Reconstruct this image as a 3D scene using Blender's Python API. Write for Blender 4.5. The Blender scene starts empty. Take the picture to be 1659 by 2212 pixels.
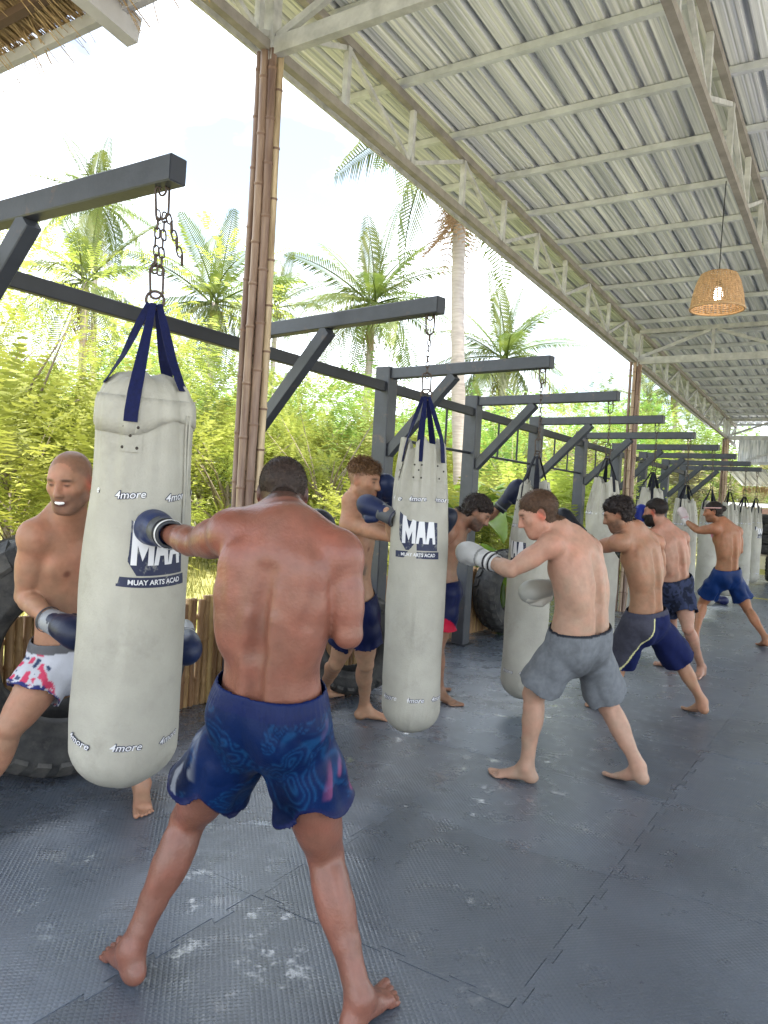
import bpy, bmesh, math, random
import numpy as np
from mathutils import Vector, Matrix
random.seed(7); rng = np.random.default_rng(7)
SC = bpy.context.scene
COL = SC.collection
R = math.radians

# ------------------------------------------------------------------ camera
CAM_H = 1.48
YAW, PITCH, ROLL, FPX = R(32.68), R(-0.913), R(3.264), 1652.0 / 2212.0      # focal length in picture heights
fw = Vector((-math.sin(YAW) * math.cos(PITCH), math.cos(YAW) * math.cos(PITCH), math.sin(PITCH)))
rt0 = Vector((math.cos(YAW), math.sin(YAW), 0)); up0 = rt0.cross(fw)
rt = rt0 * math.cos(ROLL) + up0 * math.sin(ROLL); upv = up0 * math.cos(ROLL) - rt0 * math.sin(ROLL)
cd = bpy.data.cameras.new('camera'); cam = bpy.data.objects.new('camera', cd); COL.objects.link(cam)
cam.matrix_world = Matrix(((rt.x, upv.x, -fw.x, 0), (rt.y, upv.y, -fw.y, 0), (rt.z, upv.z, -fw.z, CAM_H), (0, 0, 0, 1)))
cd.sensor_fit = 'VERTICAL'; cd.sensor_height = 24.0; cd.lens = 24.0 * FPX
cd.clip_start = 0.05; cd.clip_end = 3000
SC.camera = cam
def at(px, py, d):
    """photo position (1659 x 2212 grid) at a distance d along the view axis -> point in the place"""
    f = 1652.0
    v = fw + rt * ((px - 829.5) / f) - upv * ((py - 1106) / f)
    return np.array(Vector((0, 0, CAM_H)) + v * d)
def onfloor(px, py, z=0.0):
    f = 1652.0
    v = fw + rt * ((px - 829.5) / f) - upv * ((py - 1106) / f)
    t = (z - CAM_H) / v.z
    return np.array(Vector((0, 0, CAM_H)) + v * t)

# ------------------------------------------------------------------ world and sun
SUN_EL, SUN_AZ = R(64), R(112)          # the sun stands high behind the viewer's right shoulder, over the roof
w = bpy.data.worlds.new('World'); SC.world = w; w.use_nodes = True
nt = w.node_tree; nt.nodes.clear()
def N(nt, t, **k):
    n = nt.nodes.new(t)
    for a, b in k.items():
        if a in n.inputs: n.inputs[a].default_value = b
        else: setattr(n, a, b)
    return n
sky = N(nt, 'ShaderNodeTexSky'); sky.sky_type = 'NISHITA'; sky.sun_disc = False
sky.sun_elevation = SUN_EL; sky.sun_rotation = SUN_AZ; sky.altitude = 0; sky.air_density = 1.2; sky.dust_density = 1.0
geo = N(nt, 'ShaderNodeTexCoord')
mp = N(nt, 'ShaderNodeMapping'); mp.inputs['Scale'].default_value = (1, 1, 2.2); mp.inputs['Location'].default_value = (0.3, 0.1, 0)
nz = N(nt, 'ShaderNodeTexNoise'); nz.inputs['Scale'].default_value = 2.3; nz.inputs['Detail'].default_value = 7; nz.inputs['Roughness'].default_value = .55
cr = N(nt, 'ShaderNodeValToRGB'); cr.color_ramp.elements[0].position = .40; cr.color_ramp.elements[0].color = (.12, .12, .12, 1); cr.color_ramp.elements[1].position = .60
mix = N(nt, 'ShaderNodeMix', data_type='RGBA')
mix.inputs[7].default_value = (16.8, 18.0, 19.6, 1)
bg = N(nt, 'ShaderNodeBackground'); bg.inputs['Strength'].default_value = 0.10
out = N(nt, 'ShaderNodeOutputWorld')
L = nt.links.new
L(geo.outputs['Generated'], mp.inputs['Vector']); L(mp.outputs[0], nz.inputs['Vector']); L(nz.outputs['Fac'], cr.inputs['Fac'])
L(cr.outputs['Color'], mix.inputs[0]); L(sky.outputs[0], mix.inputs[6]); L(mix.outputs[2], bg.inputs['Color']); L(bg.outputs[0], out.inputs['Surface'])
sd = bpy.data.lights.new('sun', 'SUN'); sd.energy = 5.0; sd.angle = R(1.5); sd.color = (1.0, .95, .87)
so = bpy.data.objects.new('sun', sd); COL.objects.link(so)
sdir = Vector((math.sin(SUN_AZ) * math.cos(SUN_EL), math.cos(SUN_AZ) * math.cos(SUN_EL), math.sin(SUN_EL)))
so.rotation_euler = sdir.to_track_quat('Z', 'Y').to_euler(); so.location = (-20, 10, 30)
vs = SC.view_settings; vs.view_transform = 'Standard'; vs.look = 'None'; vs.exposure = 1.48; vs.gamma = 1
SC.cycles.use_denoising = True
SC.cycles.max_bounces = 6; SC.cycles.transparent_max_bounces = 4
SC.cycles.sample_clamp_indirect = 6

# ------------------------------------------------------------------ materials
MATS = {}
def mat(name, base=(.5, .5, .5), rough=.6, metal=0., var=.15, scale=8., bump=0., bscale=60., col2=None, spec=.5, coat=0., sss=0., trans=0., attr=None, objvar=0., coords='Object', detail=4., stretch=None, stain=None):
    if name in MATS: return MATS[name]
    m = bpy.data.materials.new(name); m.use_nodes = True; t = m.node_tree; L = t.links.new
    p = t.nodes['Principled BSDF']
    p.inputs['Roughness'].default_value = rough; p.inputs['Metallic'].default_value = metal
    p.inputs['Specular IOR Level'].default_value = spec; p.inputs['Coat Weight'].default_value = coat
    if coat: p.inputs['Coat Roughness'].default_value = .25
    if sss:
        p.inputs['Subsurface Weight'].default_value = sss; p.inputs['Subsurface Radius'].default_value = (1, .35, .2); p.inputs['Subsurface Scale'].default_value = .012
    tc = N(t, 'ShaderNodeTexCoord'); vec = tc.outputs[coords]
    if stretch:
        mp = N(t, 'ShaderNodeMapping'); mp.inputs['Scale'].default_value = stretch; L(vec, mp.inputs[0]); vec = mp.outputs[0]
    n = N(t, 'ShaderNodeTexNoise'); n.inputs['Scale'].default_value = scale; n.inputs['Detail'].default_value = detail; n.inputs['Roughness'].default_value = .6
    L(vec, n.inputs['Vector'])
    c1 = tuple(max(0, c * (1 - var)) for c in base) + (1,); c2 = tuple((col2 or [min(1, c * (1 + var)) for c in base])) + (1,)
    r = N(t, 'ShaderNodeValToRGB'); r.color_ramp.elements[0].position = .3; r.color_ramp.elements[1].position = .72
    r.color_ramp.elements[0].color = c1; r.color_ramp.elements[1].color = c2
    L(n.outputs['Fac'], r.inputs['Fac']); colout = r.outputs['Color']
    if attr:
        a = N(t, 'ShaderNodeVertexColor', layer_name=attr)
        mm = N(t, 'ShaderNodeMix', data_type='RGBA', blend_type='MULTIPLY'); mm.inputs[0].default_value = 1
        L(colout, mm.inputs[6]); L(a.outputs['Color'], mm.inputs[7]); colout = mm.outputs[2]
    if objvar:
        oi = N(t, 'ShaderNodeObjectInfo'); hs = N(t, 'ShaderNodeHueSaturation')
        mr = N(t, 'ShaderNodeMapRange'); mr.inputs['To Min'].default_value = 1 - objvar; mr.inputs['To Max'].default_value = 1 + objvar
        L(oi.outputs['Random'], mr.inputs['Value']); L(mr.outputs[0], hs.inputs['Value']); L(colout, hs.inputs['Color'])
        mr2 = N(t, 'ShaderNodeMapRange'); mr2.inputs['To Min'].default_value = .5 - objvar * .05; mr2.inputs['To Max'].default_value = .5 + objvar * .05
        L(oi.outputs['Random'], mr2.inputs['Value']); L(mr2.outputs[0], hs.inputs['Hue']); colout = hs.outputs['Color']
    if stain:
        sn = N(t, 'ShaderNodeTexNoise'); sn.inputs['Scale'].default_value = stain[0]; sn.inputs['Detail'].default_value = 8; sn.inputs['Roughness'].default_value = .68; L(tc.outputs[coords], sn.inputs['Vector'])
        sr = N(t, 'ShaderNodeMapRange'); sr.inputs['From Min'].default_value = stain[1]; sr.inputs['From Max'].default_value = stain[2]; sr.inputs['To Max'].default_value = stain[3]; L(sn.outputs['Fac'], sr.inputs['Value'])
        sm = N(t, 'ShaderNodeMix', data_type='RGBA'); sm.inputs[7].default_value = tuple(stain[4]) + (1,); L(sr.outputs[0], sm.inputs[0]); L(colout, sm.inputs[6]); colout = sm.outputs[2]
    L(colout, p.inputs['Base Color'])
    if trans:
        tr = N(t, 'ShaderNodeBsdfTranslucent'); ms = N(t, 'ShaderNodeMixShader'); ms.inputs[0].default_value = trans
        L(colout, tr.inputs['Color']); L(p.outputs[0], ms.inputs[1]); L(tr.outputs[0], ms.inputs[2])
        L(ms.outputs[0], t.nodes['Material Output'].inputs['Surface'])
    if bump:
        n2 = N(t, 'ShaderNodeTexNoise'); n2.inputs['Scale'].default_value = bscale; n2.inputs['Detail'].default_value = 3
        L(vec, n2.inputs['Vector'])
        b = N(t, 'ShaderNodeBump'); b.inputs['Strength'].default_value = bump; b.inputs['Distance'].default_value = .01
        L(n2.outputs['Fac'], b.inputs['Height']); L(b.outputs[0], p.inputs['Normal'])
    MATS[name] = m; return m

# ------------------------------------------------------------------ mesh helpers
V3 = lambda p: Vector((float(p[0]), float(p[1]), float(p[2])))
class MB:
    def __init__(s): s.v = []; s.f = []; s.smooth = False
    def add(s, vs, fs):
        o = len(s.v); s.v += [tuple(map(float, v)) for v in vs]; s.f += [tuple(i + o for i in f) for f in fs]
    def box(s, c, size, M=None):
        a, b, d = [x / 2 for x in size]
        vs = [Vector((x, y, z)) for x in (-a, a) for y in (-b, b) for z in (-d, d)]
        vs = [(M @ v if M else v) + V3(c) for v in vs]
        s.add(vs, [(0, 1, 3, 2), (4, 6, 7, 5), (0, 4, 5, 1), (2, 3, 7, 6), (0, 2, 6, 4), (1, 5, 7, 3)])
        return s
    def bar(s, p0, p1, wd, ht, upref=(0, 0, 1), bev=0.):
        p0, p1 = V3(p0), V3(p1); d = (p1 - p0); ln = d.length; d.normalize()
        x = d.cross(Vector(upref)); 
        if x.length < 1e-4: x = d.cross(Vector((1, 0, 0)))
        x.normalize(); z = x.cross(d)
        if bev <= 0:
            prof = [(-wd / 2, -ht / 2), (wd / 2, -ht / 2), (wd / 2, ht / 2), (-wd / 2, ht / 2)]
        else:
            a, b = wd / 2, ht / 2
            prof = [(-a + bev, -b), (a - bev, -b), (a, -b + bev), (a, b - bev), (a - bev, b), (-a + bev, b), (-a, b - bev), (-a, -b + bev)]
        n = len(prof)
        vs = [p + x * u + z * v for p in (p0, p1) for u, v in prof]
        fs = [tuple(range(n))[::-1], tuple(range(n, 2 * n))] + [(i, (i + 1) % n, n + (i + 1) % n, n + i) for i in range(n)]
        s.add(vs, fs); return s
    def tube(s, pts, rad, n=8, cap=True, ref=None):
        pts = [V3(p) for p in pts]; m = len(pts)
        if not hasattr(rad, '__len__'): rad = [rad] * m
        o = len(s.v); prev = None; vs = []
        for i, p in enumerate(pts):
            d = (pts[min(i + 1, m - 1)] - pts[max(i - 1, 0)]).normalized()
            if prev is None:
                x = d.cross(Vector(ref or (0, 0, 1)))
                if x.length < .05: x = d.cross(Vector((1, 0, 0)))
            else: x = prev - d * prev.dot(d)
            x.normalize(); prev = x; y = d.cross(x)
            for k in range(n):
                a = 2 * math.pi * k / n; vs.append(p + (x * math.cos(a) + y * math.sin(a)) * rad[i])
        fs = [(i * n + k, i * n + (k + 1) % n, (i + 1) * n + (k + 1) % n, (i + 1) * n + k) for i in range(m - 1) for k in range(n)]
        if cap: fs += [tuple(range(n))[::-1], tuple((m - 1) * n + k for k in range(n))]
        s.add(vs, fs); return s
    def lathe(s, prof, n=32, c=(0, 0, 0), close=False):
        vs = [(c[0] + r * math.cos(2 * math.pi * k / n), c[1] + r * math.sin(2 * math.pi * k / n), c[2] + z) for r, z in prof for k in range(n)]
        m = len(prof); rngm = m if close else m - 1
        fs = [(i * n + k, i * n + (k + 1) % n, ((i + 1) % m) * n + (k + 1) % n, ((i + 1) % m) * n + k) for i in range(rngm) for k in range(n)]
        s.add(vs, fs); return s
    def torus(s, R_, r, n=24, m=8, c=(0, 0, 0), axis='z', sx=1.0):
        vs = []
        for i in range(n):
            a = 2 * math.pi * i / n
            for j in range(m):
                b = 2 * math.pi * j / m; rr = R_ + r * math.cos(b)
                p = (rr * math.cos(a) * sx, rr * math.sin(a), r * math.sin(b))
                if axis == 'x': p = (p[2], p[0], p[1])
                if axis == 'y': p = (p[0], p[2], p[1])
                vs.append((p[0] + c[0], p[1] + c[1], p[2] + c[2]))
        s.add(vs, [(i * m + j, ((i + 1) % n) * m + j, ((i + 1) % n) * m + (j + 1) % m, i * m + (j + 1) % m) for i in range(n) for j in range(m)]); return s
    def data(s, name, m, smooth=False):
        me = bpy.data.meshes.new(name); me.from_pydata(s.v, [], s.f); me.update()
        if m: me.materials.append(m)
        if smooth: me.polygons.foreach_set('use_smooth', [True] * len(me.polygons))
        return me
    def build(s, name, m, parent=None, smooth=False, auto=None):
        return mkobj(name, s.data(name, m, smooth), parent, auto)
def mkobj(name, me, parent=None, auto=None):
    o = bpy.data.objects.new(name, me); COL.objects.link(o)
    if parent is not None:
        o.parent = parent
        o.matrix_parent_inverse = PINV.get(parent.name, Matrix.Identity(4))
    return o
PINV = {}
def smooth_by_angle(o, deg=40):
    me = o.data; bm = bmesh.new(); bm.from_mesh(me)
    for e in bm.edges:
        e.smooth = len(e.link_faces) == 2 and e.calc_face_angle(0) < R(deg)
    for f in bm.faces: f.smooth = True
    bm.to_mesh(me); bm.free()
def tag(o, label=None, cat=None, group=None, kind=None):
    if label: o['label'] = label
    if cat: o['category'] = cat
    if group: o['group'] = group
    if kind: o['kind'] = kind
    return o
def thing(name, label, cat, loc=(0, 0, 0), rz=0., group=None, local=False):
    """Empty at a thing's base; parts are given in world coordinates unless local=True"""
    o = bpy.data.objects.new(name, None); COL.objects.link(o); o.empty_display_size = .1
    o.location = V3(loc); o.rotation_euler = (0, 0, rz)
    if not local: PINV[o.name] = (Matrix.Translation(V3(loc)) @ Matrix.Rotation(rz, 4, 'Z')).inverted()
    return tag(o, label, cat, group)
def copy_tree(o, parent=None):
    c = o.copy(); COL.objects.link(c)
    if parent is not None: c.parent = parent
    for ch in list(o.children): copy_tree(ch, c)
    return c

# value noise on numpy arrays
def vnoise(p, sc=1.0, seed=0):
    q = np.asarray(p, np.float32) * sc; i = np.floor(q).astype(np.int64); f = q - i; f = f * f * (3 - 2 * f)
    def h(a, b, c):
        n = (a * 73856093) ^ (b * 19349663) ^ (c * 83492791) ^ (seed * 2654435)
        n = (n ^ (n >> 13)) * 1274126177; n = n ^ (n >> 16)
        return ((n & 0xffff) / 65535.0).astype(np.float32)
    x, y, z = i[..., 0], i[..., 1], i[..., 2]; fx, fy, fz = f[..., 0], f[..., 1], f[..., 2]
    def lp(a, b, t): return a + (b - a) * t
    return lp(lp(lp(h(x, y, z), h(x + 1, y, z), fx), lp(h(x, y + 1, z), h(x + 1, y + 1, z), fx), fy),
              lp(lp(h(x, y, z + 1), h(x + 1, y, z + 1), fx), lp(h(x, y + 1, z + 1), h(x + 1, y + 1, z + 1), fx), fy), fz)
# ================================================================== SETTING
# ---- materials of the setting
def floor_mat():
    m = bpy.data.materials.new('rubber mat'); m.use_nodes = True; t = m.node_tree; L = t.links.new; p = t.nodes['Principled BSDF']
    tc = N(t, 'ShaderNodeNewGeometry'); pos = tc.outputs['Position']
    n = N(t, 'ShaderNodeTexNoise'); n.inputs['Scale'].default_value = 1.3; n.inputs['Detail'].default_value = 6; L(pos, n.inputs['Vector'])
    r = N(t, 'ShaderNodeValToRGB'); r.color_ramp.elements[0].color = (.064, .078, .100, 1); r.color_ramp.elements[1].color = (.112, .132, .164, 1)
    r.color_ramp.elements[0].position = .3; r.color_ramp.elements[1].position = .75
    L(n.outputs['Fac'], r.inputs['Fac'])
    oi = N(t, 'ShaderNodeObjectInfo'); hs = N(t, 'ShaderNodeHueSaturation'); mr = N(t, 'ShaderNodeMapRange'); mr.inputs['To Min'].default_value = .8; mr.inputs['To Max'].default_value = 1.2
    L(oi.outputs['Random'], mr.inputs['Value']); L(mr.outputs[0], hs.inputs['Value']); L(r.outputs[0], hs.inputs['Color'])
    # pale scuffs and dried sweat marks
    n3 = N(t, 'ShaderNodeTexNoise'); n3.inputs['Scale'].default_value = 16; n3.inputs['Detail'].default_value = 8; n3.inputs['Roughness'].default_value = .7; L(pos, n3.inputs['Vector'])
    n4 = N(t, 'ShaderNodeTexNoise'); n4.inputs['Scale'].default_value = 1.7; n4.inputs['Detail'].default_value = 2; L(pos, n4.inputs['Vector'])
    mu = N(t, 'ShaderNodeMath', operation='MULTIPLY'); L(n3.outputs['Fac'], mu.inputs[0]); L(n4.outputs['Fac'], mu.inputs[1])
    rs = N(t, 'ShaderNodeValToRGB'); rs.color_ramp.elements[0].position = .36; rs.color_ramp.elements[1].position = .46; L(mu.outputs[0], rs.inputs['Fac'])
    mx = N(t, 'ShaderNodeMix', data_type='RGBA'); mx.inputs[7].default_value = (.22, .23, .24, 1)
    ms = N(t, 'ShaderNodeMath', operation='MULTIPLY'); ms.inputs[1].default_value = .55; L(rs.outputs['Color'], ms.inputs[0])
    L(ms.outputs[0], mx.inputs[0]); L(hs.outputs[0], mx.inputs[6]); L(mx.outputs[2], p.inputs['Base Color'])
    nbn = N(t, 'ShaderNodeTexNoise'); nbn.inputs['Scale'].default_value = 9; L(pos, nbn.inputs['Vector']); nb0 = N(t, 'ShaderNodeBump'); nb0.inputs['Strength'].default_value = .25; nb0.inputs['Distance'].default_value = .01; L(nbn.outputs['Fac'], nb0.inputs['Height'])
    # wet film: patches of low roughness round the bags
    n5 = N(t, 'ShaderNodeTexNoise'); n5.inputs['Scale'].default_value = 5.5; n5.inputs['Detail'].default_value = 10; n5.inputs['Roughness'].default_value = .72; L(pos, n5.inputs['Vector'])
    sx = N(t, 'ShaderNodeSeparateXYZ'); L(pos, sx.inputs[0])
    dx = N(t, 'ShaderNodeMapRange'); dx.inputs['From Min'].default_value = -3.6; dx.inputs['From Max'].default_value = .4; dx.inputs['To Min'].default_value = .05; dx.inputs['To Max'].default_value = -.10
    L(sx.outputs['X'], dx.inputs['Value'])
    ad = N(t, 'ShaderNodeMath', operation='ADD'); L(n5.outputs['Fac'], ad.inputs[0]); L(dx.outputs[0], ad.inputs[1])
    for (cx_, cy_, rr_, am_) in ((-1.55, 1.75, .95, .065), (-1.45, 3.75, .8, .05)):      # splashed where the men stand and sweat
        vd = N(t, 'ShaderNodeVectorMath', operation='DISTANCE'); vd.inputs[1].default_value = (cx_, cy_, 0); L(pos, vd.inputs[0])
        ml = N(t, 'ShaderNodeMapRange'); ml.interpolation_type = 'SMOOTHSTEP'; ml.inputs['From Max'].default_value = rr_; ml.inputs['To Min'].default_value = am_; ml.inputs['To Max'].default_value = 0; L(vd.outputs['Value'], ml.inputs['Value'])
        ad2 = N(t, 'ShaderNodeMath', operation='ADD'); L(ad.outputs[0], ad2.inputs[0]); L(ml.outputs[0], ad2.inputs[1]); ad = ad2
    rw = N(t, 'ShaderNodeValToRGB'); e = rw.color_ramp.elements; e[0].position = .44; e[0].color = (.33,) * 3 + (1,); e[1].position = .64; e[1].color = (.22,) * 3 + (1,)
    L(ad.outputs[0], rw.inputs['Fac']); L(rw.outputs['Color'], p.inputs['Roughness'])
    p.inputs['Specular IOR Level'].default_value = .7
    wet = N(t, 'ShaderNodeMapRange'); wet.inputs['From Min'].default_value = .585; wet.inputs['From Max'].default_value = .63; L(ad.outputs[0], wet.inputs['Value'])
    L(wet.outputs[0], p.inputs['Coat Weight']); p.inputs['Coat Roughness'].default_value = .13; p.inputs['Coat IOR'].default_value = 1.45
    L(nb0.outputs[0], p.inputs['Coat Normal'])
    # small raised diamonds
    mp = N(t, 'ShaderNodeMapping'); mp.inputs['Rotation'].default_value = (0, 0, R(45)); mp.inputs['Scale'].default_value = (1, 1, 0); L(pos, mp.inputs[0])
    vo = N(t, 'ShaderNodeTexVoronoi'); vo.inputs['Scale'].default_value = 62; vo.inputs['Randomness'].default_value = 0; vo.distance = 'CHEBYCHEV'; L(mp.outputs[0], vo.inputs['Vector'])
    b = N(t, 'ShaderNodeBump'); b.inputs['Strength'].default_value = .55; b.inputs['Distance'].default_value = .004; b.invert = True
    L(vo.outputs['Distance'], b.inputs['Height'])
    nb = N(t, 'ShaderNodeTexNoise'); nb.inputs['Scale'].default_value = 5; L(pos, nb.inputs['Vector'])
    b2 = N(t, 'ShaderNodeBump'); b2.inputs['Strength'].default_value = .5; b2.inputs['Distance'].default_value = .02; L(nb.outputs['Fac'], b2.inputs['Height']); L(b.outputs[0], b2.inputs['Normal'])
    L(b2.outputs[0], p.inputs['Normal'])
    return m
M_MAT = floor_mat()
M_SLAB = mat('concrete', (.30, .29, .27), .9, var=.25, scale=3, bump=.3)
M_STEEL = mat('grey painted steel', (.038, .043, .053), .45, var=.25, scale=5, bump=.1, bscale=40, stain=(9, .60, .68, .55, (.13, .085, .06)))
M_STEEL_D = mat('dark painted steel', (.016, .018, .025), .5, var=.2, scale=5)
M_TRUSS = mat('pale painted truss steel', (.47, .47, .47), .6, var=.28, scale=9, bump=.1, col2=(.58, .58, .57))
M_CHORD = mat('brown primer steel', (.27, .245, .225), .6, var=.25, scale=7)
M_PURLIN = mat('galvanised purlin', (.56, .58, .61), .5, metal=.0, var=.2, scale=6)
M_SHEET = mat('bare metal roofing', (.70, .76, .86), .34, metal=.0, var=.58, scale=2.2, stretch=(16, .16, 1), objvar=.14)  # lengthwise streaks: roof dirt, plus rib shadow stripes painted into the colour
M_BAMBOO = mat('weathered bamboo', (.28, .175, .12), .5, var=.3, scale=5, stretch=(6, 6, .6), col2=(.46, .34, .23), objvar=.42)
M_FENCE = mat('honey bamboo', (.36, .19, .075), .6, var=.35, scale=5, stretch=(8, 8, .7), col2=(.50, .32, .15), objvar=.28)
M_NODE = mat('bamboo node', (.19, .115, .08), .7)
M_THATCH = mat('dry thatch', (.36, .22, .11), .95, var=.4, scale=30, stretch=(1, 1, 1), col2=(.52, .37, .2))
M_THATCHD = mat('dark batten', (.10, .06, .04), .9)
M_BOARD = mat('grey painted board', (.42, .41, .42), .7, var=.12)
M_RUBBER = mat('tyre rubber', (.024, .026, .029), .7, var=.35, scale=9, bump=.2, bscale=90, col2=(.068, .066, .062), spec=.3, stain=(6, .52, .7, .6, (.13, .12, .105)))
M_GRASS = mat('grass ground', (.30, .31, .08), 1., var=.35, scale=.35, col2=(.50, .46, .19), coords='Object', detail=8)
M_CHAIN = mat('rusty chain', (.075, .055, .045), .55, metal=.6, var=.4, scale=60)
M_RATTAN = mat('rattan', (.44, .27, .13), .6, var=.3, scale=50)
M_CORD = mat('black cord', (.02, .02, .02), .6)

# ---- ground
gm = MB(); n = 60; S = 320
def gz(x, y):
    d = math.hypot(x + 2, y - 8)
    return -.14 + (0 if d < 24 else .012 * (d - 24)) + .10 * math.sin(x * .31 + 1) * math.sin(y * .27) * min(1, max(0, (d - 16) / 10))
gv = [(-S / 2 + S * i / n - 10, -S / 2 + S * j / n + 20, 0) for i in range(n + 1) for j in range(n + 1)]
gv = [(x, y, gz(x, y)) for x, y, z in gv]
gm.add(gv, [(i * (n + 1) + j, (i + 1) * (n + 1) + j, (i + 1) * (n + 1) + j + 1, i * (n + 1) + j + 1) for i in range(n) for j in range(n)])
tag(gm.build('ground', M_GRASS, smooth=True), kind='structure')
sl = MB().box((.95, 9.0, -.085), (9.7, 27, .13)).build('floor_slab', M_SLAB); tag(sl, kind='structure')

yd = MB().box((17, 6, -.125), (22, 70, .05)).build('bounce_yard', mat('pale sandy yard', (.40, .36, .30), .95, var=.2, scale=.8)); tag(yd, kind='structure')  # unseen ground at the right, added to bounce sunlight up under the roof
yd2 = MB().box((-2, -17.5, -.125), (16, 25, .05)).build('bounce_yard', mat('pale sandy yard', (.40, .36, .30), .95)); tag(yd2, kind='structure')  # second unseen slab, behind the viewer, added for the same bounce light
# ---- rubber floor: one object per interlocking mat
fl = bpy.data.objects.new('rubber_floor', None); COL.objects.link(fl); tag(fl, kind='structure'); PINV[fl.name] = Matrix.Identity(4)
def mat_tile(sz=1.02, th=.018, nt=8, dep=.028):
    # outline with dovetail teeth: sides 0,2 carry tabs where sides 1,3 of the neighbour carry sockets
    hs = sz / 2; g = .0011
    def side(sign):
        pts = []; p = sz / nt
        for k in range(nt):
            a = -hs + k * p
            o = dep if k % 2 == 0 else 0.
            nrw = .010
            if k % 2 == 0: pts += [(a + .25 * p * 0 + nrw * 0, 0), (a - .0 + nrw, 0), (a + nrw * .2, o), (a + p - nrw * .2, o), (a + p - nrw, 0)]
        return pts
    # tab side along +x at top: profile y offset +dep/2 ; socket side identical curve, so neighbours mesh
    prof = [(-hs, 0)]
    p = sz / nt; nw = .012
    for k in range(nt):
        a = -hs + k * p
        if k % 2 == 0: prof += [(a + .35 * p + nw, 0), (a + .35 * p - nw * .4, dep), (a + 1.05 * p + nw * .4, dep), (a + 1.05 * p - nw, 0)]
    prof += [(hs, 0)]
    up = [(x, hs + y - g) for x, y in prof]                 # top edge, left to right
    dn = [(x, -hs + y + g) for x, y in prof]                # bottom edge follows the same curve
    rt_ = [(hs + y - g, x) for x, y in prof]
    lf = [(-hs + y + g, x) for x, y in prof]
    out = up[:-1] + [(hs - g, hs - g)] + [q for q in rt_[::-1][1:-1]] + [(hs - g, -hs + g)] + dn[::-1][1:-1] + [(-hs + g, -hs + g)] + lf[1:-1]
    bm = bmesh.new(); vs = [bm.verts.new((x, y, 0)) for x, y in out]
    f = bm.faces.new(vs)
    if f.normal.z < 0: f.normal_flip()
    bmesh.ops.triangulate(bm, faces=[f])
    r_ = bmesh.ops.extrude_face_region(bm, geom=bm.faces[:])
    for v in [e for e in r_['geom'] if isinstance(e, bmesh.types.BMVert)]: v.co.z = -th
    bmesh.ops.recalc_face_normals(bm, faces=bm.faces)
    me = bpy.data.meshes.new('mat'); bm.to_mesh(me); bm.free(); me.materials.append(M_MAT); return me
tile = mat_tile()
for i in range(-3, 5):
    for j in range(-1, 22):
        o = bpy.data.objects.new('mat', tile); COL.objects.link(o); o.parent = fl
        o.location = (-1.34 + 1.02 * i + .51 - .51, 2.64 + 1.02 * (j - 1), random.uniform(-.0012, .0012))
# yellow painted line across the floor far back
ln = MB().box((-1.2, 16.2, .006), (3.2, .10, .003)).build('painted_line', mat('yellow floor paint', (.62, .52, .06), .6)); tag(ln, kind='structure')

# ---- bag gantries
TIPY = [1.765, 3.615, 5.295, 7.005, 8.785, 10.545, 12.345, 14.035, 15.815, 17.495]
TIPX, POSTX, ARMZ = -2.03, -3.62, 2.545
GB = []
ordn = ['first', 'second', 'third', 'fourth', 'fifth', 'sixth', 'seventh', 'eighth', 'ninth', 'tenth']
def gantry(i):
    y1 = TIPY[i]; y0 = y1 + (.27 if i else .02)
    lab = 'grey steel gantry post with diagonal brace, ' + ordn[i] + ' in the row from the thatched roof'
    g = thing('bag_gantry', lab, 'gantry', (POSTX, y0, 0), group='steel gantries that carry the punching bags')
    MB().bar((POSTX, y0, 0), (POSTX, y0, ARMZ + .075), .145, .145, (0, 1, 0), .008).build('post', M_STEEL, g)
    MB().box((POSTX, y0, .006), (.24, .24, .012)).build('foot_plate', M_STEEL_D, g)
    d = (Vector((TIPX, y1, ARMZ)) - Vector((POSTX, y0, ARMZ + .02))).normalized()
    a0 = Vector((POSTX, y0, ARMZ + .02)) + d * .075
    MB().bar(a0, (TIPX, y1, ARMZ), .072, .09, bev=.005).build('arm', M_STEEL, g)
    MB().bar(Vector((TIPX, y1, ARMZ)) + d * .0005, Vector((TIPX, y1, ARMZ)) + d * .004, .066, .084).build('end_cap', M_STEEL_D, g)
    b0 = Vector((POSTX, y0, ARMZ - .66)) + d * .07; b1 = Vector((POSTX, y0, ARMZ - .03)) + d * .74
    MB().bar(b0, b1, .066, .088, bev=.004).build('brace', M_STEEL, g)
    hk = MB(); c = Vector((TIPX, y1, ARMZ - .045)) - d * .07
    hk.torus(.018, .004, 12, 6, (c.x, c.y, c.z - .012), 'y'); hk.build('hook_eye', M_CHAIN, g, True)
    return c - Vector((0, 0, .034))
HOOK = [gantry(i) for i in range(10)]
rail = MB().bar((POSTX + .02, -.3, 2.45), (POSTX + .02, 18.0, 2.45), .05, .085, bev=.004).build('cross_rail', M_STEEL_D)
tag(rail, 'long dark steel rail running through all the gantry posts below their arms', 'rail')
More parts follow.
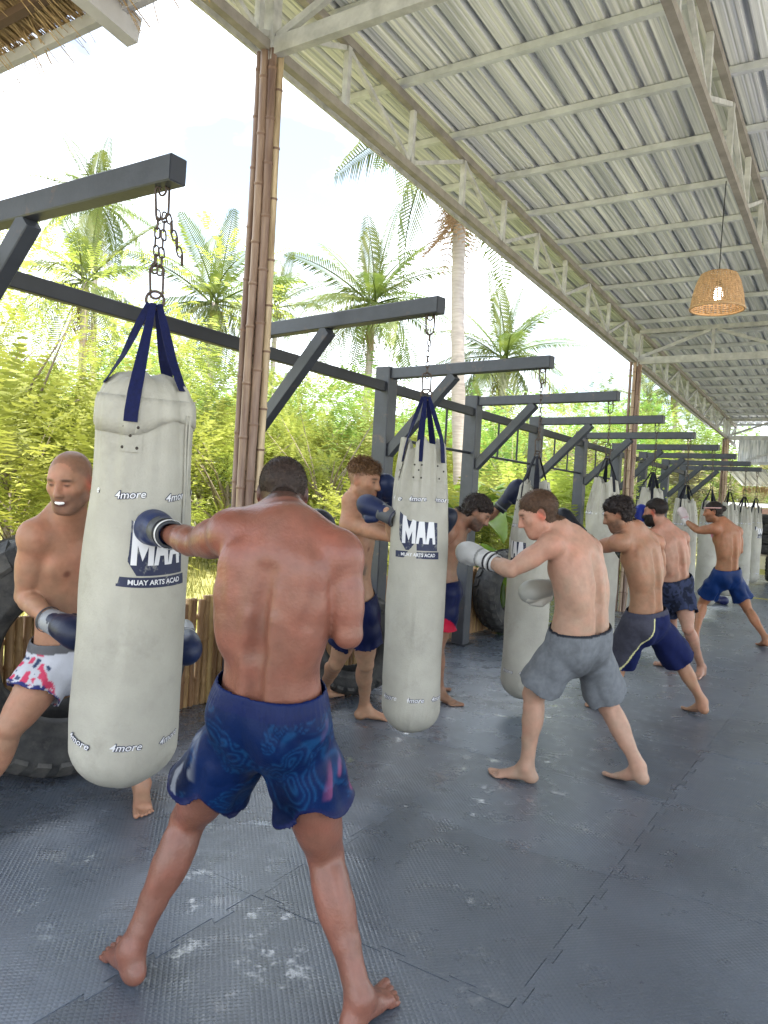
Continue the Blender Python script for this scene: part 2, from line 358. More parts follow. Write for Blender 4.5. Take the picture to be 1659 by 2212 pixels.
for k in (2, 3, 4, 5):
    y0, y1 = TIPY[k] + .27, TIPY[k + 1] + .27
    h = thing('pull_up_bar', 'thin black pull-up bar hung on rods between the ' + ordn[k] + ' and ' + ordn[k + 1] + ' gantry posts', 'bar', (POSTX, (y0 + y1) / 2, 2.05), group='pull-up bars between the gantries')
    MB().tube([(POSTX + .02, y0 + .08, 2.02), (POSTX + .02, y1 - .08, 2.02)], .014, 8).build('grip', M_STEEL_D, h)
    MB().tube([(POSTX + .02, y0 + .62, 2.035), (POSTX + .02, y0 + .62, 2.405)], .012, 8).build('rod', M_STEEL_D, h)
    MB().tube([(POSTX + .02, y1 - .62, 2.035), (POSTX + .02, y1 - .62, 2.405)], .012, 8).build('rod', M_STEEL_D, h)

# ---- bamboo posts of the open roof
def culm(x, y, z0, z1, r, seed):
    rd = random.Random(seed); m = MB(); z = z0; pts = []; rad = []
    while z < z1:
        seg = rd.uniform(.24, .36); e = min(z1, z + seg)
        pts += [(x, y, z), (x, y, z + .006), (x, y, z + .02), (x, y, (z + e) / 2), (x, y, e - .006)]
        rad += [r * 1.04, r * 1.20, r * .96, r * .94, r]
        z = e
    for i in range(len(pts)): pts[i] = (pts[i][0] + .004 * math.sin(pts[i][2] * 2.1 + seed), pts[i][1] + .004 * math.cos(pts[i][2] * 1.7 + seed), pts[i][2])
    m.tube(pts, rad, 10); m.rings = [i for i in range(len(pts) - 1) if i % 5 in (0, 4)]; return m
def node_paint(me):
    pass
TRX, TRZ, SLOPE = -3.145, 4.09, -.038
rz_ = lambda y, z0=TRZ: z0 + SLOPE * (y - 3.385)
for k, (py, nm) in enumerate(((3.385, 'beside the second bag gantry'), (11.68, 'behind the sixth bag gantry'), (20.1, 'at the far end of the training floor'))):
    p = thing('bamboo_post', 'tall bundled bamboo roof post ' + nm, 'post', (TRX, py, 0), group='bamboo bundle posts under the roof edge')
    offs = [(-.070, .016, .021), (-.030, -.030, .025), (.020, -.026, .027), (.062, .006, .023), (-.012, .028, .026), (.036, .042, .024)]
    for q, (dx, dy, r) in enumerate(offs):
        # offsets are laid out across the walkway side
        ca, sa = math.cos(R(35)), math.sin(R(35))
        c_ = culm(TRX + dx * ca - dy * sa, py + dx * sa + dy * ca, 0, rz_(py) - .01, r, q + 10 * k); o = c_.build('culm', M_BAMBOO, p, True)
        o.data.materials.append(M_NODE)
        for i in c_.rings:
            for kk in range(10): o.data.polygons[i * 10 + kk].material_index = 1

# ---- roof: sheets on purlins on trusses
rf = thing('metal_roof', 'long corrugated metal roof on pale steel trusses over the training floor', 'roof', (0, 8, 4.5))
RX0, RX1, RY0, RY1 = -3.81, 3.3, -2.4, 21.6
SZ = 4.64
def sheet(x0, x1, y0, y1, lift=0.):
    pr = []; p = .1875; x = x0
    while x < x1 - 1e-6:
        for dx, dz in ((0, 0), (.018, .001), (.045, .001), (.056, .005), (.067, .001), (.096, .001), (.107, .005), (.118, .001), (.135, 0), (.147, .044), (.172, .044), (.1845, 0)):
            pr.append((x + dx, dz))
        x += p
    pr.append((x1 + .01, 0.0))
    m = MB(); nn = len(pr); ys = (y0, y1)
    for lay in (0, .0012):
        vs = [(x, y, rz_(y, SZ) + z + lift + lay) for y in ys for x, z in pr]
        fs = [(i, i + 1, nn + i + 1, nn + i) if lay else (i, nn + i, nn + i + 1, i + 1) for i in range(nn - 1)]
        m.add(vs, fs)
    return m
nsh = 0
x = RX0
while x < RX1:
    for (ya, yb, lf) in ((RY0, 8.2, .0), (8.0, RY1, .004)):
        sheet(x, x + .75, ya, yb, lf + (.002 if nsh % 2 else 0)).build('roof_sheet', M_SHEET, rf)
    nsh += 1; x += .75
PUR0 = 4.78; PSP = .835
y = PUR0 - PSP * 12
while y < RY1:
    z = rz_(y, SZ) - .028
    MB().bar((RX0 + .02, y, z), (RX1, y, z), .05, .05).build('purlin', M_PURLIN, rf); y += PSP
TRXS = [TRX, -1.02, 1.10, 3.22]
for q, tx in enumerate(TRXS):
    top = SZ - .085; bot = TRZ
    ch = MB().bar((tx, RY0, rz_(RY0, bot)), (tx, RY1, rz_(RY1, bot)), .05, .06)
    tr = ch.build('truss', M_CHORD, rf)
    PINV[tr.name] = PINV[rf.name] @ Matrix.Identity(4)
    def sub(mb, nm, m):
        o = mkobj(nm, mb.data(nm, m)); o.parent = tr; return o
    sub(MB().bar((tx, RY0, rz_(RY0, top)), (tx, RY1, rz_(RY1, top)), .05, .06), 'top_chord', M_CHORD)
    y = 4.135 - .862 * 11; k = 0
    while y < RY1:
        if y > RY0 + .1:
            sub(MB().bar((tx, y, rz_(y, bot) + .031), (tx, y, rz_(y, top) - .031), .04, .04, (0, 1, 0)), 'strut', M_TRUSS)
            if y + .862 < RY1:
                a, b = ((y + .03, rz_(y, top) - .05), (y + .83, rz_(y + .86, bot) + .05)) if k % 2 else ((y + .03, rz_(y, bot) + .05), (y + .83, rz_(y + .86, top) - .05))
                sub(MB().bar((tx - .004, a[0], a[1]), (tx - .004, b[0], b[1]), .032, .030, (1, 0, 0)), 'diagonal', M_TRUSS)
        y += .862; k += 1
# cross trusses at the bamboo posts
for py in (3.385, 11.68, 20.1):
    zb, zt = rz_(py) + .0, rz_(py, SZ) - .075
    cb = MB().bar((TRX + .028, py, zb), (RX1, py, zb), .055, .10).build('truss', M_TRUSS, rf)
    PINV[cb.name] = PINV[rf.name]
    def sub2(mb, nm, m=M_TRUSS):
        o = mkobj(nm, mb.data(nm, m)); o.parent = cb; return o
    sub2(MB().bar((TRX + .028, py, zt - .04), (RX1, py, zt - .04), .05, .06), 'top_chord')
    x = TRX; k = 0
    sub2(MB().bar((TRX, py, zb - .08), (TRX, py, zt - .07), .075, .075, (0, 1, 0)), 'strut')
    while x + 1.06 < RX1:
        sub2(MB().bar((x + .05, py, zb + .055), (x + 1.02, py, zt - .075), .035, .045) if k % 2 == 0 else MB().bar((x + .05, py, zt - .075), (x + 1.02, py, zb + .055), .035, .045), 'diagonal')
        x += 1.06; k += 1
        sub2(MB().bar((x, py, zb + .051), (x, py, zt - .071), .04, .04, (0, 1, 0)), 'strut')
# fascia along the left edge
MB().bar((RX0 - .012, RY0, rz_(RY0, SZ) - .03), (RX0 - .012, RY1, rz_(RY1, SZ) - .03), .02, .09).build('fascia', M_TRUSS, rf)
# end wall of metal sheet high under the far end
def vsheet(x0, x1, y, z0, z1, mname, parent):
    m = MB(); k = 0; x = x0; pr = []
    while x < x1:
        pr += [(x, 0), (x + .05, 0), (x + .065, .018), (x + .1, .018), (x + .115, 0)]; x += .19
    nn = len(pr)
    for l in (0, .0015):
        vs = [(px_, y + py_ + l, z) for z in (z0, z1) for px_, py_ in pr]
        m.add(vs, [(i, i + 1, nn + i + 1, nn + i) for i in range(nn - 1)])
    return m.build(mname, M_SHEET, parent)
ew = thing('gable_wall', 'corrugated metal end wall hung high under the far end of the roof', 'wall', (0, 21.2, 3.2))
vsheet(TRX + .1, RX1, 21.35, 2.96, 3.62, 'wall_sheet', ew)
MB().bar((TRX + .06, 21.28, 2.93), (RX1, 21.28, 2.93), .06, .07).build('bottom_rail', M_TRUSS, ew)
MB().bar((TRX + .3, 21.30, 3.0), (TRX + 1.9, 21.30, 3.58), .04, .05).build('brace', M_TRUSS, ew)
MB().bar((TRX + 1.95, 21.30, 3.58), (TRX + 3.6, 21.30, 3.0), .04, .05).build('brace', M_TRUSS, ew)
# lower porch roof beyond the end wall
pr_ = thing('porch_roof', 'second low corrugated roof with a thatch fringe beyond the end wall', 'roof', (0, 23, 2.7))
for k in range(9):
    x0 = TRX - .2 + k * .95
    m = MB(); m.add([(x0, 21.5, 2.80), (x0 + .94, 21.5, 2.80), (x0 + .94, 24.6, 2.50), (x0, 24.6, 2.50)], [(0, 1, 2, 3)])
    for q in range(5): m.bar((x0 + .1 + q * .19, 21.5, 2.785), (x0 + .1 + q * .19, 24.6, 2.485), .03, .025)
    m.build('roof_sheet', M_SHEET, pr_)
m = MB(); rd = random.Random(3)
for k in range(900):
    x = rd.uniform(TRX - .2, RX1); z = rd.uniform(2.40, 2.50); l = rd.uniform(.12, .3); a = rd.uniform(-.3, .3)
    m.add([(x, 24.64 + rd.uniform(-.03, .03), z), (x + .02, 24.62, z), (x + a * l, 24.66, z - l)], [(0, 1, 2)])
fr_ = m.build('thatch_fringe', M_THATCH, pr_); fr_['kind'] = 'stuff'

# ---- woven pendant lamp
LX, LY, LZ = -1.05, 5.95, 3.0
lp = thing('pendant_lamp', 'woven rattan pendant lamp hanging from the inner truss, lit', 'lamp', (LX, LY, LZ))
prof = [(.075, .265), (.12, .245), (.145, .19), (.168, .10), (.182, 0.0)]
def shade_r(z):
    for (r0, z0), (r1, z1) in zip(prof, prof[1:]):
        if z0 >= z >= z1: return r0 + (r1 - r0) * (z0 - z) / (z0 - z1)
    return prof[-1][0]
m = MB(); zz = .0
while zz < .262:
    r0 = shade_r(zz); pts = [((r0 + .003 * math.cos(20 * a)) * math.cos(a) + LX, (r0 + .003 * math.cos(20 * a)) * math.sin(a) + LY, LZ + zz + .003 * math.sin(13 * a)) for a in [2 * math.pi * k / 48 for k in range(49)]]
    m.tube(pts, .0052, 5, False); zz += .0135
for k in range(40):
    a = 2 * math.pi * k / 40
    m.tube([(LX + r0 * math.cos(a), LY + r0 * math.sin(a), LZ + z0) for r0, z0 in prof], .0055, 5)
m.build('lamp_shade', M_RATTAN, lp, True)
MB().torus(.184, .009, 40, 8, (LX, LY, LZ)).build('rim', M_RATTAN, lp, True)
me_ = bpy.data.materials.new('lit bulb'); me_.use_nodes = True
pp = me_.node_tree.nodes['Principled BSDF']; pp.inputs['Emission Color'].default_value = (1, .93, .82, 1); pp.inputs['Emission Strength'].default_value = 12
MB().lathe([(.001, .06), (.022, .068), (.034, .095), (.03, .125), (.016, .155), (.001, .156)], 16, (LX, LY, LZ)).build('bulb', me_, lp, True)
MB().lathe([(.001, .205), (.02, .205), (.02, .157), (.001, .157)], 12, (LX, LY, LZ)).build('socket', M_CORD, lp)
MB().tube([(LX, LY, LZ + .2), (LX, LY, LZ + .5), (LX - .01, LY + .1, rz_(LY) - .03)], .004, 6).build('cord', M_CORD, lp)

# ---- bamboo fence along the left edge
fn = thing('bamboo_fence', 'low fence of upright honey-coloured bamboo poles behind the gantry posts', 'fence', (-3.86, 4, 0))
y = -.4; k = 0; rd = random.Random(5); FM = []
for q in range(6):
    c = culm(0, 0, -.13, .74 + rd.uniform(-.015, .02), rd.uniform(.021, .025), 50 + q); FM.append(c.data('pole', M_FENCE, True))
while y < 9.4:
    o = mkobj('pole', FM[k % 6], fn); o.matrix_parent_inverse = PINV[fn.name]
    o.location = (-3.86 + rd.uniform(-.006, .006), y, rd.uniform(-.02, .02)); o.rotation_euler = (rd.uniform(-.01, .01), rd.uniform(-.01, .01), rd.uniform(0, 6))
    y += rd.uniform(.0475, .052); k += 1
for z in (.18, .6):
    MB().tube([(-3.90, -.4, z), (-3.90, 9.4, z)], .02, 8).build('rail', M_FENCE, fn, True)

# ---- tyres
def tyre(name, label, cat, Rr, wd, hole, loc, rot, lugs=30, group=None):
    t = thing(name, label, cat, loc, group=group, local=True); t.rotation_euler = rot
    h = wd / 2; ro = Rr - .035
    pr = [(hole, -h * .72), (hole + .02, -h * .86), (hole + .10 * Rr, -h * .98), (hole + .12 * Rr, -h * 1.0), (hole + .135 * Rr, -h * .98), (ro * .80, -h * .99), (ro * .93, -h * .93), (ro, -h * .78), (ro + .004, 0), (ro, h * .78), (ro * .93, h * .93), (ro * .80, h * .99), (hole + .135 * Rr, h * .98), (hole + .12 * Rr, h), (hole + .10 * Rr, h * .98), (hole + .02, h * .86), (hole, h * .72), (hole + .05, h * .6), (ro * .86, h * .5), (ro * .86, -h * .5), (hole + .05, -h * .6)]
    c = MB().lathe(pr, 72, close=True).build('carcass', M_RUBBER, t, True)
    lg = MB()
    a = 2 * math.pi / lugs * .30
    for s in (-1, 1):
        pts = []
        for rr, zz, aa in ((ro - .02, 0.04, 0), (ro - .05, h * .80, .16), (ro * .86, h * .985, .2)):
            for hh in (0, .047 if aa < .19 else .02):
                for e in (-a, a):
                    an = e + aa * .6
                    pts.append(((rr + hh) * math.cos(an), (rr + hh) * math.sin(an), s * (zz + (.008 if aa > .19 and hh else 0))))
        # 3 stations x (low-,low+,high-,high+)
        fs = []
        for i in (0, 4): fs += [(i, i + 1, i + 5, i + 4), (i + 2, i + 6, i + 7, i + 3), (i, i + 4, i + 6, i + 2), (i + 1, i + 3, i + 7, i + 5)]
        fs += [(0, 2, 3, 1), (8, 9, 11, 10)]
        lg.add(pts, fs)
    md = lg.data('tread_lug', M_RUBBER)
    for k in range(lugs):
        o = bpy.data.objects.new('tread_lug', md); COL.objects.link(o); o.parent = t; o.rotation_euler = (0, 0, 2 * math.pi * k / lugs)
    return t
# big tractor tyre behind the bald man, standing against the fence
tc = onfloor(60, 1650)
tyre('tractor_tyre', 'huge worn tractor tyre standing against the bamboo fence behind the bald man', 'tyre', .63, .46, .31, (-3.44, 2.40, .63), (R(90), 0, R(68)), 30)
tyre('tractor_tyre', 'large black tyre standing by the third gantry post behind the man hugging a bag', 'tyre', .40, .28, .2, (-3.25, 4.72, .40), (R(90), 0, R(40)), 26)
tyre('tractor_tyre', 'grey tyre leaning on the fence behind the fourth gantry post', 'tyre', .50, .3, .26, (-3.58, 8.3, .50), (R(90), 0, R(78)), 26)
for k in range(4):
    tyre('stacked_tyre', ['black tyre at the bottom of the stack at the far end', 'black tyre second from the bottom of the far stack', 'black tyre second from the top of the far stack', 'black tyre on top of the stack at the far end'][k], 'tyre', .62, .235, .30, (-2.15 + .02 * (k % 2), 21.2, .80 + k * .245), (0, 0, k * .3), 24, 'tyres stacked at the far end')
tb = thing('tyre_table', 'low pale wooden table under the stack of black tyres', 'table', (-2.15, 21.2, 0))
M_WOODP = mat('pale wood', (.45, .38, .28), .7, var=.2, stretch=(1, 8, 8))
MB().box((-2.15, 21.2, .655), (1.3, 1.1, .045)).build('table_top', M_WOODP, tb)
for sx in (-1, 1):
    for sy in (-1, 1): MB().box((-2.15 + sx * .58, 21.2 + sy * .48, .316), (.07, .07, .63)).build('leg', M_WOODP, tb)
fty = onfloor(1655, 1258)
tyre('tractor_tyre', 'grey lugged tractor tyre standing on the mats beyond the last bag', 'tyre', .42, .34, .22, (fty[0] + .15, fty[1], .42), (R(90), 0, R(100)), 24)

# ---- thatched eave of the neighbouring hut
th = thing('thatched_eave', 'dry thatch eave with grey rafters and dark battens above the first gantry', 'thatch roof', (-3, 1, 3.3))
TY1, TZ1, TSL = 1.84, 3.185, .16      # eave edge; the plane climbs towards the viewer's back
TX0, TX1 = -6.5, -1.35
tz = lambda y: TZ1 + (TY1 - y) * TSL
MB().add
m = MB(); m.bar((TX0, TY1 - .02, TZ1 + .0), (TX1, TY1 - .02, TZ1 + .07), .03, .05); m.build('eave_board', M_BOARD, th)
slp = (.07) / (TX1 - TX0)
zx = lambda x: (x - TX0) * slp
for k, x in enumerate((-5.9, -4.75, -3.6, -2.45, -1.45)):
    MB().bar((x, -.3, tz(-.3) + zx(x) - .07), (x, TY1 + .05, tz(TY1) + zx(x) - .055), .06, .10).build('rafter', M_BOARD, th)
m = MB(); rd = random.Random(9)
ybs = [TY1 - .16 - .34 * k for k in range(6)]
for yb in ybs:
    MB().bar((TX0, yb, tz(yb) + .02), (TX1, yb, tz(yb) + .075), .035, .03).build('batten', M_THATCHD, th)
for k in range(9000):
    x = rd.uniform(TX0, TX1) if rd.random() < .3 else rd.uniform(-4.2, TX1); y = rd.uniform(-.3, TY1 - .02); l = rd.uniform(.25, .55); a = rd.gauss(0, .10); zz = tz(y) + zx(x) + .05 + rd.uniform(0, .04)
    dz = -l * TSL
    y2 = min(y + l, TY1 + .03)
    sag = rd.uniform(-.03, .015) if rd.random() < .9 else rd.uniform(-.14, -.04)
    wd_ = rd.uniform(.003, .007)
    m.add([(x, y, zz), (x + wd_, y, zz), (x + wd_ + a * l, y2, tz(y2) + zx(x) + .05 + sag), (x + a * l, y2, tz(y2) + zx(x) + .05 + sag)], [(0, 1, 2, 3)])
s_ = m.build('thatch_straw', M_THATCH, th); s_['kind'] = 'stuff'
m = MB()
m.add([(TX0, -.3, tz(-.3) + .11), (TX1, -.3, tz(-.3) + .18), (TX1, TY1, TZ1 + .16), (TX0, TY1, TZ1 + .09)], [(0, 1, 2, 3), (3, 2, 1, 0)][:1])
m.build('thatch_layer', mat('packed thatch', (.30, .18, .09), .95, var=.45, scale=40, stretch=(6, .6, 1), col2=(.46, .31, .16), bump=.8, bscale=80), th)

# ---- buildings and things far beyond the floor
hb = thing('white_shed', 'small white-roofed open shed beyond the far end of the floor', 'shed', (-1, 27, 0))
M_WHITE = mat('white roof paint', (.78, .78, .77), .6, var=.05)
m = MB(); m.bar((-4.2, 27, 1.95), (5, 27, 1.95), 3.2, .12); m.build('roof', M_WHITE, hb)
MB().bar((-4.2, 25.35, 1.78), (5, 25.35, 1.78), .06, .16).build('fascia', mat('brown fascia', (.20, .12, .09), .7), hb)
for x in (-3.9, -1.5, 1, 3.5):
    MB().bar((x, 25.5, -.13), (x, 25.5, 1.69), .1, .1, (0, 1, 0)).build('post', M_WOODP, hb)
MB().box((.4, 28.5, .78), (9, .1, 1.8)).build('back_wall', mat('cream wall', (.62, .58, .48), .8, var=.1), hb)
# ================================================================== PUNCHING BAGS
M_CANVAS = mat('cream canvas', (.35, .335, .285), .62, var=.16, scale=3.2, bump=.22, bscale=120, col2=(.42, .405, .345), detail=7, stain=(4.5, .54, .72, .55, (.20, .19, .155)))
M_NAVY = mat('navy print', (.012, .018, .055), .6, var=.1, stain=(26, .56, .66, .7, (.26, .26, .24)))
M_WHITEP = mat('white print', (.66, .66, .68), .6, var=.04)
M_STRAP = mat('navy webbing', (.003, .006, .045), .7, spec=.2, var=.25, scale=60, bump=.3, bscale=400)
M_STRAPK = mat('black webbing', (.008, .009, .016), .7, spec=.2, var=.25, scale=60)
M_RIVET = mat('dark rivet', (.05, .04, .035), .4, metal=.7)

LINK = MB()
pts = []
for k in range(20):
    a = 2 * math.pi * k / 20; x_, z_ = .0085 * math.cos(a), .0085 * math.sin(a)
    z_ += .0095 if z_ > 1e-6 else (-.0095 if z_ < -1e-6 else 0)
    pts.append((x_, 0, z_))
LINK.tube(pts + [pts[0]], .0031, 6, False, ref=(0, 1, 0))
LINKD = LINK.data('chain_link', M_CHAIN, True)
CAR = MB(); pts = []
for k in range(24):
    a = 2 * math.pi * k / 24; pts.append(((.018 if math.sin(a) < 0 else .024) * math.cos(a), 0, .014 * math.sin(a) + (.042 if math.sin(a) > 0 else -.042)))
CAR.tube(pts + [pts[0]], .0045, 6, False, ref=(0, 1, 0)); CARD = CAR.data('snap_hook', M_CHAIN, True)
def chain(p0, p1, label, double=False, tail=False):
    p0, p1 = V3(p0), V3(p1)
    c = thing('hanging_chain', label, 'chain', p1, group='chains that hold the punching bags')
    def link(p, a, tilt=0., me=LINKD, nm='chain_link'):
        o = bpy.data.objects.new(nm, me); COL.objects.link(o); o.parent = c; o.matrix_parent_inverse = PINV[c.name]
        o.location = p; o.rotation_euler = (0, tilt, a); return o
    L_ = (p0 - p1).length; d = (p1 - p0) / L_
    link(p0 + d * .048, YAW, 0, CARD, 'snap_hook')
    link(p1 - d * .048, YAW, 0, CARD, 'snap_hook')
    s = .09; k = 0
    while s < L_ - .085:
        for off in ((-.011, .011) if double else (0,)):
            p = p0 + d * (s + (.006 if off > 0 else 0)) + Vector((math.cos(YAW), math.sin(YAW), 0)) * (off + random.uniform(-.003, .003))
            link(p, YAW + (k % 2) * 1.57 + random.uniform(-.4, .4) + (.5 if off else 0), random.uniform(-.15, .15))
        s += .0295; k += 1
    if tail:
        for k in range(6):
            q = p0 + d * (.10 + .027 * k) + Vector((math.cos(YAW), math.sin(YAW), 0)) * (.028 + .011 * k)
            link(q, YAW + (k % 2) * 1.57, -.35)
    return c

class Bag:
    """canvas surface: angle a, height z (local, bag axis at origin)"""
    def __init__(s, r, z0, z1, seed, dome): s.r, s.z0, s.z1, s.seed, s.dome = r, z0, z1, seed, dome
    def rad(s, a, z):
        t = (z - s.z0) / (s.z1 - s.z0); r = s.r
        zb = z - s.z0
        bot = .13
        if zb < bot: r *= math.sqrt(max(0., 1 - ((bot - zb) / bot) ** 2 * .80)) 
        # slight belly and sag
        if s.dome: r *= 1 + .10 * min(1., max(0., (.80 - t) / .45))
        r *= 1 + .02 * math.sin(t * 3.0) - .035 * max(0, t - .55)
        top = max(0., (t - .74) / .26)
        if s.dome: r *= 1 - .05 * top ** 2
        else: r *= 1 - .40 * top ** 1.35
        amp = (.008 if s.dome else .017) * top ** .8 * (1 if not s.dome else .8)
        r += amp * (math.cos(9 * a + s.seed) + .7 * math.cos(14 * a + 2.3 * s.seed) + .4 * math.cos(23 * a))
        r += .0022 * math.sin(3 * a + 7 * z + s.seed) + .0018 * math.sin(5 * a - 13 * z) + .001 * math.sin(17 * z + 2 * a)
        r += .0045 * (math.sin(2.1 * a + 4.2 * z + s.seed * 2) * math.sin(5.1 * z + s.seed) + .5 * math.sin(4.3 * a - 9.1 * z + s.seed))
        # puckers of the bottom seam
        r += .0018 * math.cos(38 * a) * math.exp(-((zb - .11) / .05) ** 2)
        return r
    def pt(s, a, z, off=0.):
        r = s.rad(a, z) + off; return (r * math.cos(a), r * math.sin(a), z)

def text_mesh(body, size, offset=0., shear=0., bold=0.):
    cu = bpy.data.curves.new('t', 'FONT'); cu.body = body; cu.size = size; cu.align_x = 'CENTER'; cu.align_y = 'CENTER'; cu.offset = offset; cu.shear = shear; cu.resolution_u = 3
    o = bpy.data.objects.new('t', cu); COL.objects.link(o)
    bpy.context.view_layer.update()
    me = bpy.data.meshes.new_from_object(o.evaluated_get(bpy.context.evaluated_depsgraph_get()))
    bpy.data.objects.remove(o); bpy.data.curves.remove(cu)
    return me
def wrap(me_or_poly, bag, ang, z, off, sx=1., sy=1., rot=0.):
    """lay a flat print (x right, y up, metres) on the bag; x runs to the viewer's right when seen from outside"""
    bm = bmesh.new()
    if isinstance(me_or_poly, list):
        for poly in me_or_poly: bm.faces.new([bm.verts.new((x, y, 0)) for x, y in poly])
    else: bm.from_mesh(me_or_poly)
    for v in bm.verts:
        x, y = v.co.x * sx, v.co.y * sy
        v.co.x, v.co.y = x * math.cos(rot) - y * math.sin(rot), x * math.sin(rot) + y * math.cos(rot)
    bmesh.ops.triangulate(bm, faces=bm.faces[:])
    xs = [v.co.x for v in bm.verts]; x = min(xs) + .012
    while x < max(xs):
        bmesh.ops.bisect_plane(bm, geom=bm.verts[:] + bm.edges[:] + bm.faces[:], plane_co=(x, 0, 0), plane_no=(1, 0, 0)); x += .012
    ys = [v.co.y for v in bm.verts]; y = min(ys) + .03
    while y < max(ys):
        bmesh.ops.bisect_plane(bm, geom=bm.verts[:] + bm.edges[:] + bm.faces[:], plane_co=(0, y, 0), plane_no=(0, 1, 0)); y += .03
    for v in bm.verts:
        a = ang + v.co.x / bag.r; v.co = bag.pt(a, z + v.co.y, off)
    bmesh.ops.recalc_face_normals(bm, faces=bm.faces)
    me = bpy.data.meshes.new('print'); bm.to_mesh(me); bm.free(); return me
def ribbon(pts, tang, wd0, th=.003):
    m = MB(); n = len(pts); vs = []
    for i, p in enumerate(pts):
        wd = wd0 * min(1, .45 + .15 * i)
        p = V3(p); d = (V3(pts[min(i + 1, n - 1)]) - V3(pts[max(i - 1, 0)])).normalized(); t = V3(tang[i]); t = (t - d * t.dot(d)).normalized(); nn = d.cross(t)
        for u, v in ((-1, -1), (1, -1), (1, 1), (-1, 1)): vs.append(p + t * (u * wd / 2) + nn * (v * th / 2))
    fs = [(0, 1, 2, 3), tuple((n - 1) * 4 + k for k in (3, 2, 1, 0))]
    for i in range(n - 1): fs += [(i * 4 + k, (i + 1) * 4 + k, (i + 1) * 4 + (k + 1) % 4, i * 4 + (k + 1) % 4) for k in range(4)]
    m.add(vs, fs); return m
T_W = text_mesh('4more', .037, .0003, .25); T_N = text_mesh('4more', .037, .0027, .25)
GM = [(0, 0), (0, 1), (.27, 1), (.5, .58), (.73, 1), (1, 1), (1, 0), (.74, 0), (.74, .52), (.5, .12), (.26, .52), (.26, 0)]
GA = [(0, 0), (.22, 1), (.78, 1), (1, 0), (.72, 0), (.64, .28), (.36, .28), (.28, 0)]
T_MAA_W = [[(-.088 + .070 * x, -.05 + .12 * y + (.030 * (1 - x) * y * y)) for x, y in GM]] + [[(o_ + .053 * x, -.05 + .118 * y) for x, y in GA] for o_ in (-.016, .036)]
T_SUB = text_mesh('MUAY ARTS ACAD', .022, .0006)
def make_bag(label, r, z0, z1, ringz, seed, dome, ang, strap_m, prints=True, logo=True, logo_a=0.):
    bg = Bag(r, z0, z1, seed, dome)
    t = thing('punching_bag', label, 'punching bag', (0, 0, 0), group='cream canvas punching bags', local=True)
    # canvas
    nA, zs = 96, []
    nz = 72
    for i in range(nz + 1): zs.append(z0 + (z1 - z0) * ((i / nz) if i > 8 else (i / nz)))
    vs, fs = [], []
    def rim(a): return 0. if dome else .030 * math.cos(4 * (a - ang)) + .008 * math.cos(11 * a)
    for i, z in enumerate(zs):
        for k in range(nA):
            a = 2 * math.pi * k / nA; tt = max(0., (i / nz - .82) / .18)
            p = bg.pt(a, z); vs.append((p[0], p[1], z + rim(a) * tt))
    for i in range(nz): fs += [(i * nA + k, i * nA + (k + 1) % nA, (i + 1) * nA + (k + 1) % nA, (i + 1) * nA + k) for k in range(nA)]
    # closed bottom
    o = len(vs); vs.append((0, 0, z0 + .0)); fs += [(o, (k + 1) % nA, k) for k in range(nA)]
    top = nz * nA
    if dome:
        rows = [(.955, .030), (.86, .064), (.64, .092), (.32, .104)]
        for q, (f, dz) in enumerate(rows):
            b = len(vs)
            for k in range(nA):
                a = 2 * math.pi * k / nA; p = bg.pt(a, z1); w_ = .010 * math.cos(5 * a + 1) * (q > 0)
                vs.append((p[0] * f, p[1] * f, z1 + dz + w_))
            pb = top if q == 0 else b - nA
            fs += [(pb + k, pb + (k + 1) % nA, b + (k + 1) % nA, b + k) for k in range(nA)]
        o = len(vs); vs.append((0, 0, z1 + .10)); fs += [(b + k, b + (k + 1) % nA, o) for k in range(nA)]
    else:
        for q, (f, dz) in enumerate(((.90, .004), (.82, -.05), (.80, -.10))):
            b = len(vs)
            for k in range(nA):
                a = 2 * math.pi * k / nA; p = bg.pt(a, z1); vs.append((p[0] * f, p[1] * f, z1 + rim(a) + dz))
            pb = top if q == 0 else b - nA
            fs += [(pb + k, pb + (k + 1) % nA, b + (k + 1) % nA, b + k) for k in range(nA)]
        o = len(vs); vs.append((0, 0, z1 - .09)); fs += [(b + k, b + (k + 1) % nA, o) for k in range(nA)]
    m = MB(); m.add(vs, fs); cv = m.build('canvas', M_CANVAS, t, True); cv.parent = t
    if dome:   # folded flap round the shoulder
        vs, fs = [], []
        prf = [(1.0, .028, .004), (1.0, .0, .007), (1.0, -.035, .009), (1.0, -.075, .010)]
        for q, (f, dz, off) in enumerate(prf):
            for k in range(nA):
                a = 2 * math.pi * k / nA
                sc_ = 1 + .40 * math.cos(2 * a + 1.2) * (q / 3) + .12 * math.cos(5 * a) * (q / 3)
                p = bg.pt(a, min(z1, z1 + dz * sc_), off * .7 + .002 * math.cos(6 * a + 2) * (q / 3)); 
                vs.append((p[0] * (.975 if q == 0 else 1), p[1] * (.975 if q == 0 else 1), z1 + dz * sc_))
        for i in range(len(prf) - 1): fs += [(i * nA + k, (i + 1) * nA + k, (i + 1) * nA + (k + 1) % nA, i * nA + (k + 1) % nA) for k in range(nA)]
        m = MB(); m.add(vs, fs); fo = m.build('flap', M_CANVAS, t, True)
        so_ = fo.modifiers.new('s', 'SOLIDIFY'); so_.thickness = .004
        # lace seam down one side
        la = ang + 1.05; seam = MB()
        for k in range(2):
            seam.tube([bg.pt(la + .03 * math.sin(z * 9) + k * .05, z, .004) for z in np.linspace(z1 - .02, z0 + .95, 22)], .0045, 6)
        seam.build('lace_seam', M_CANVAS, t, True)
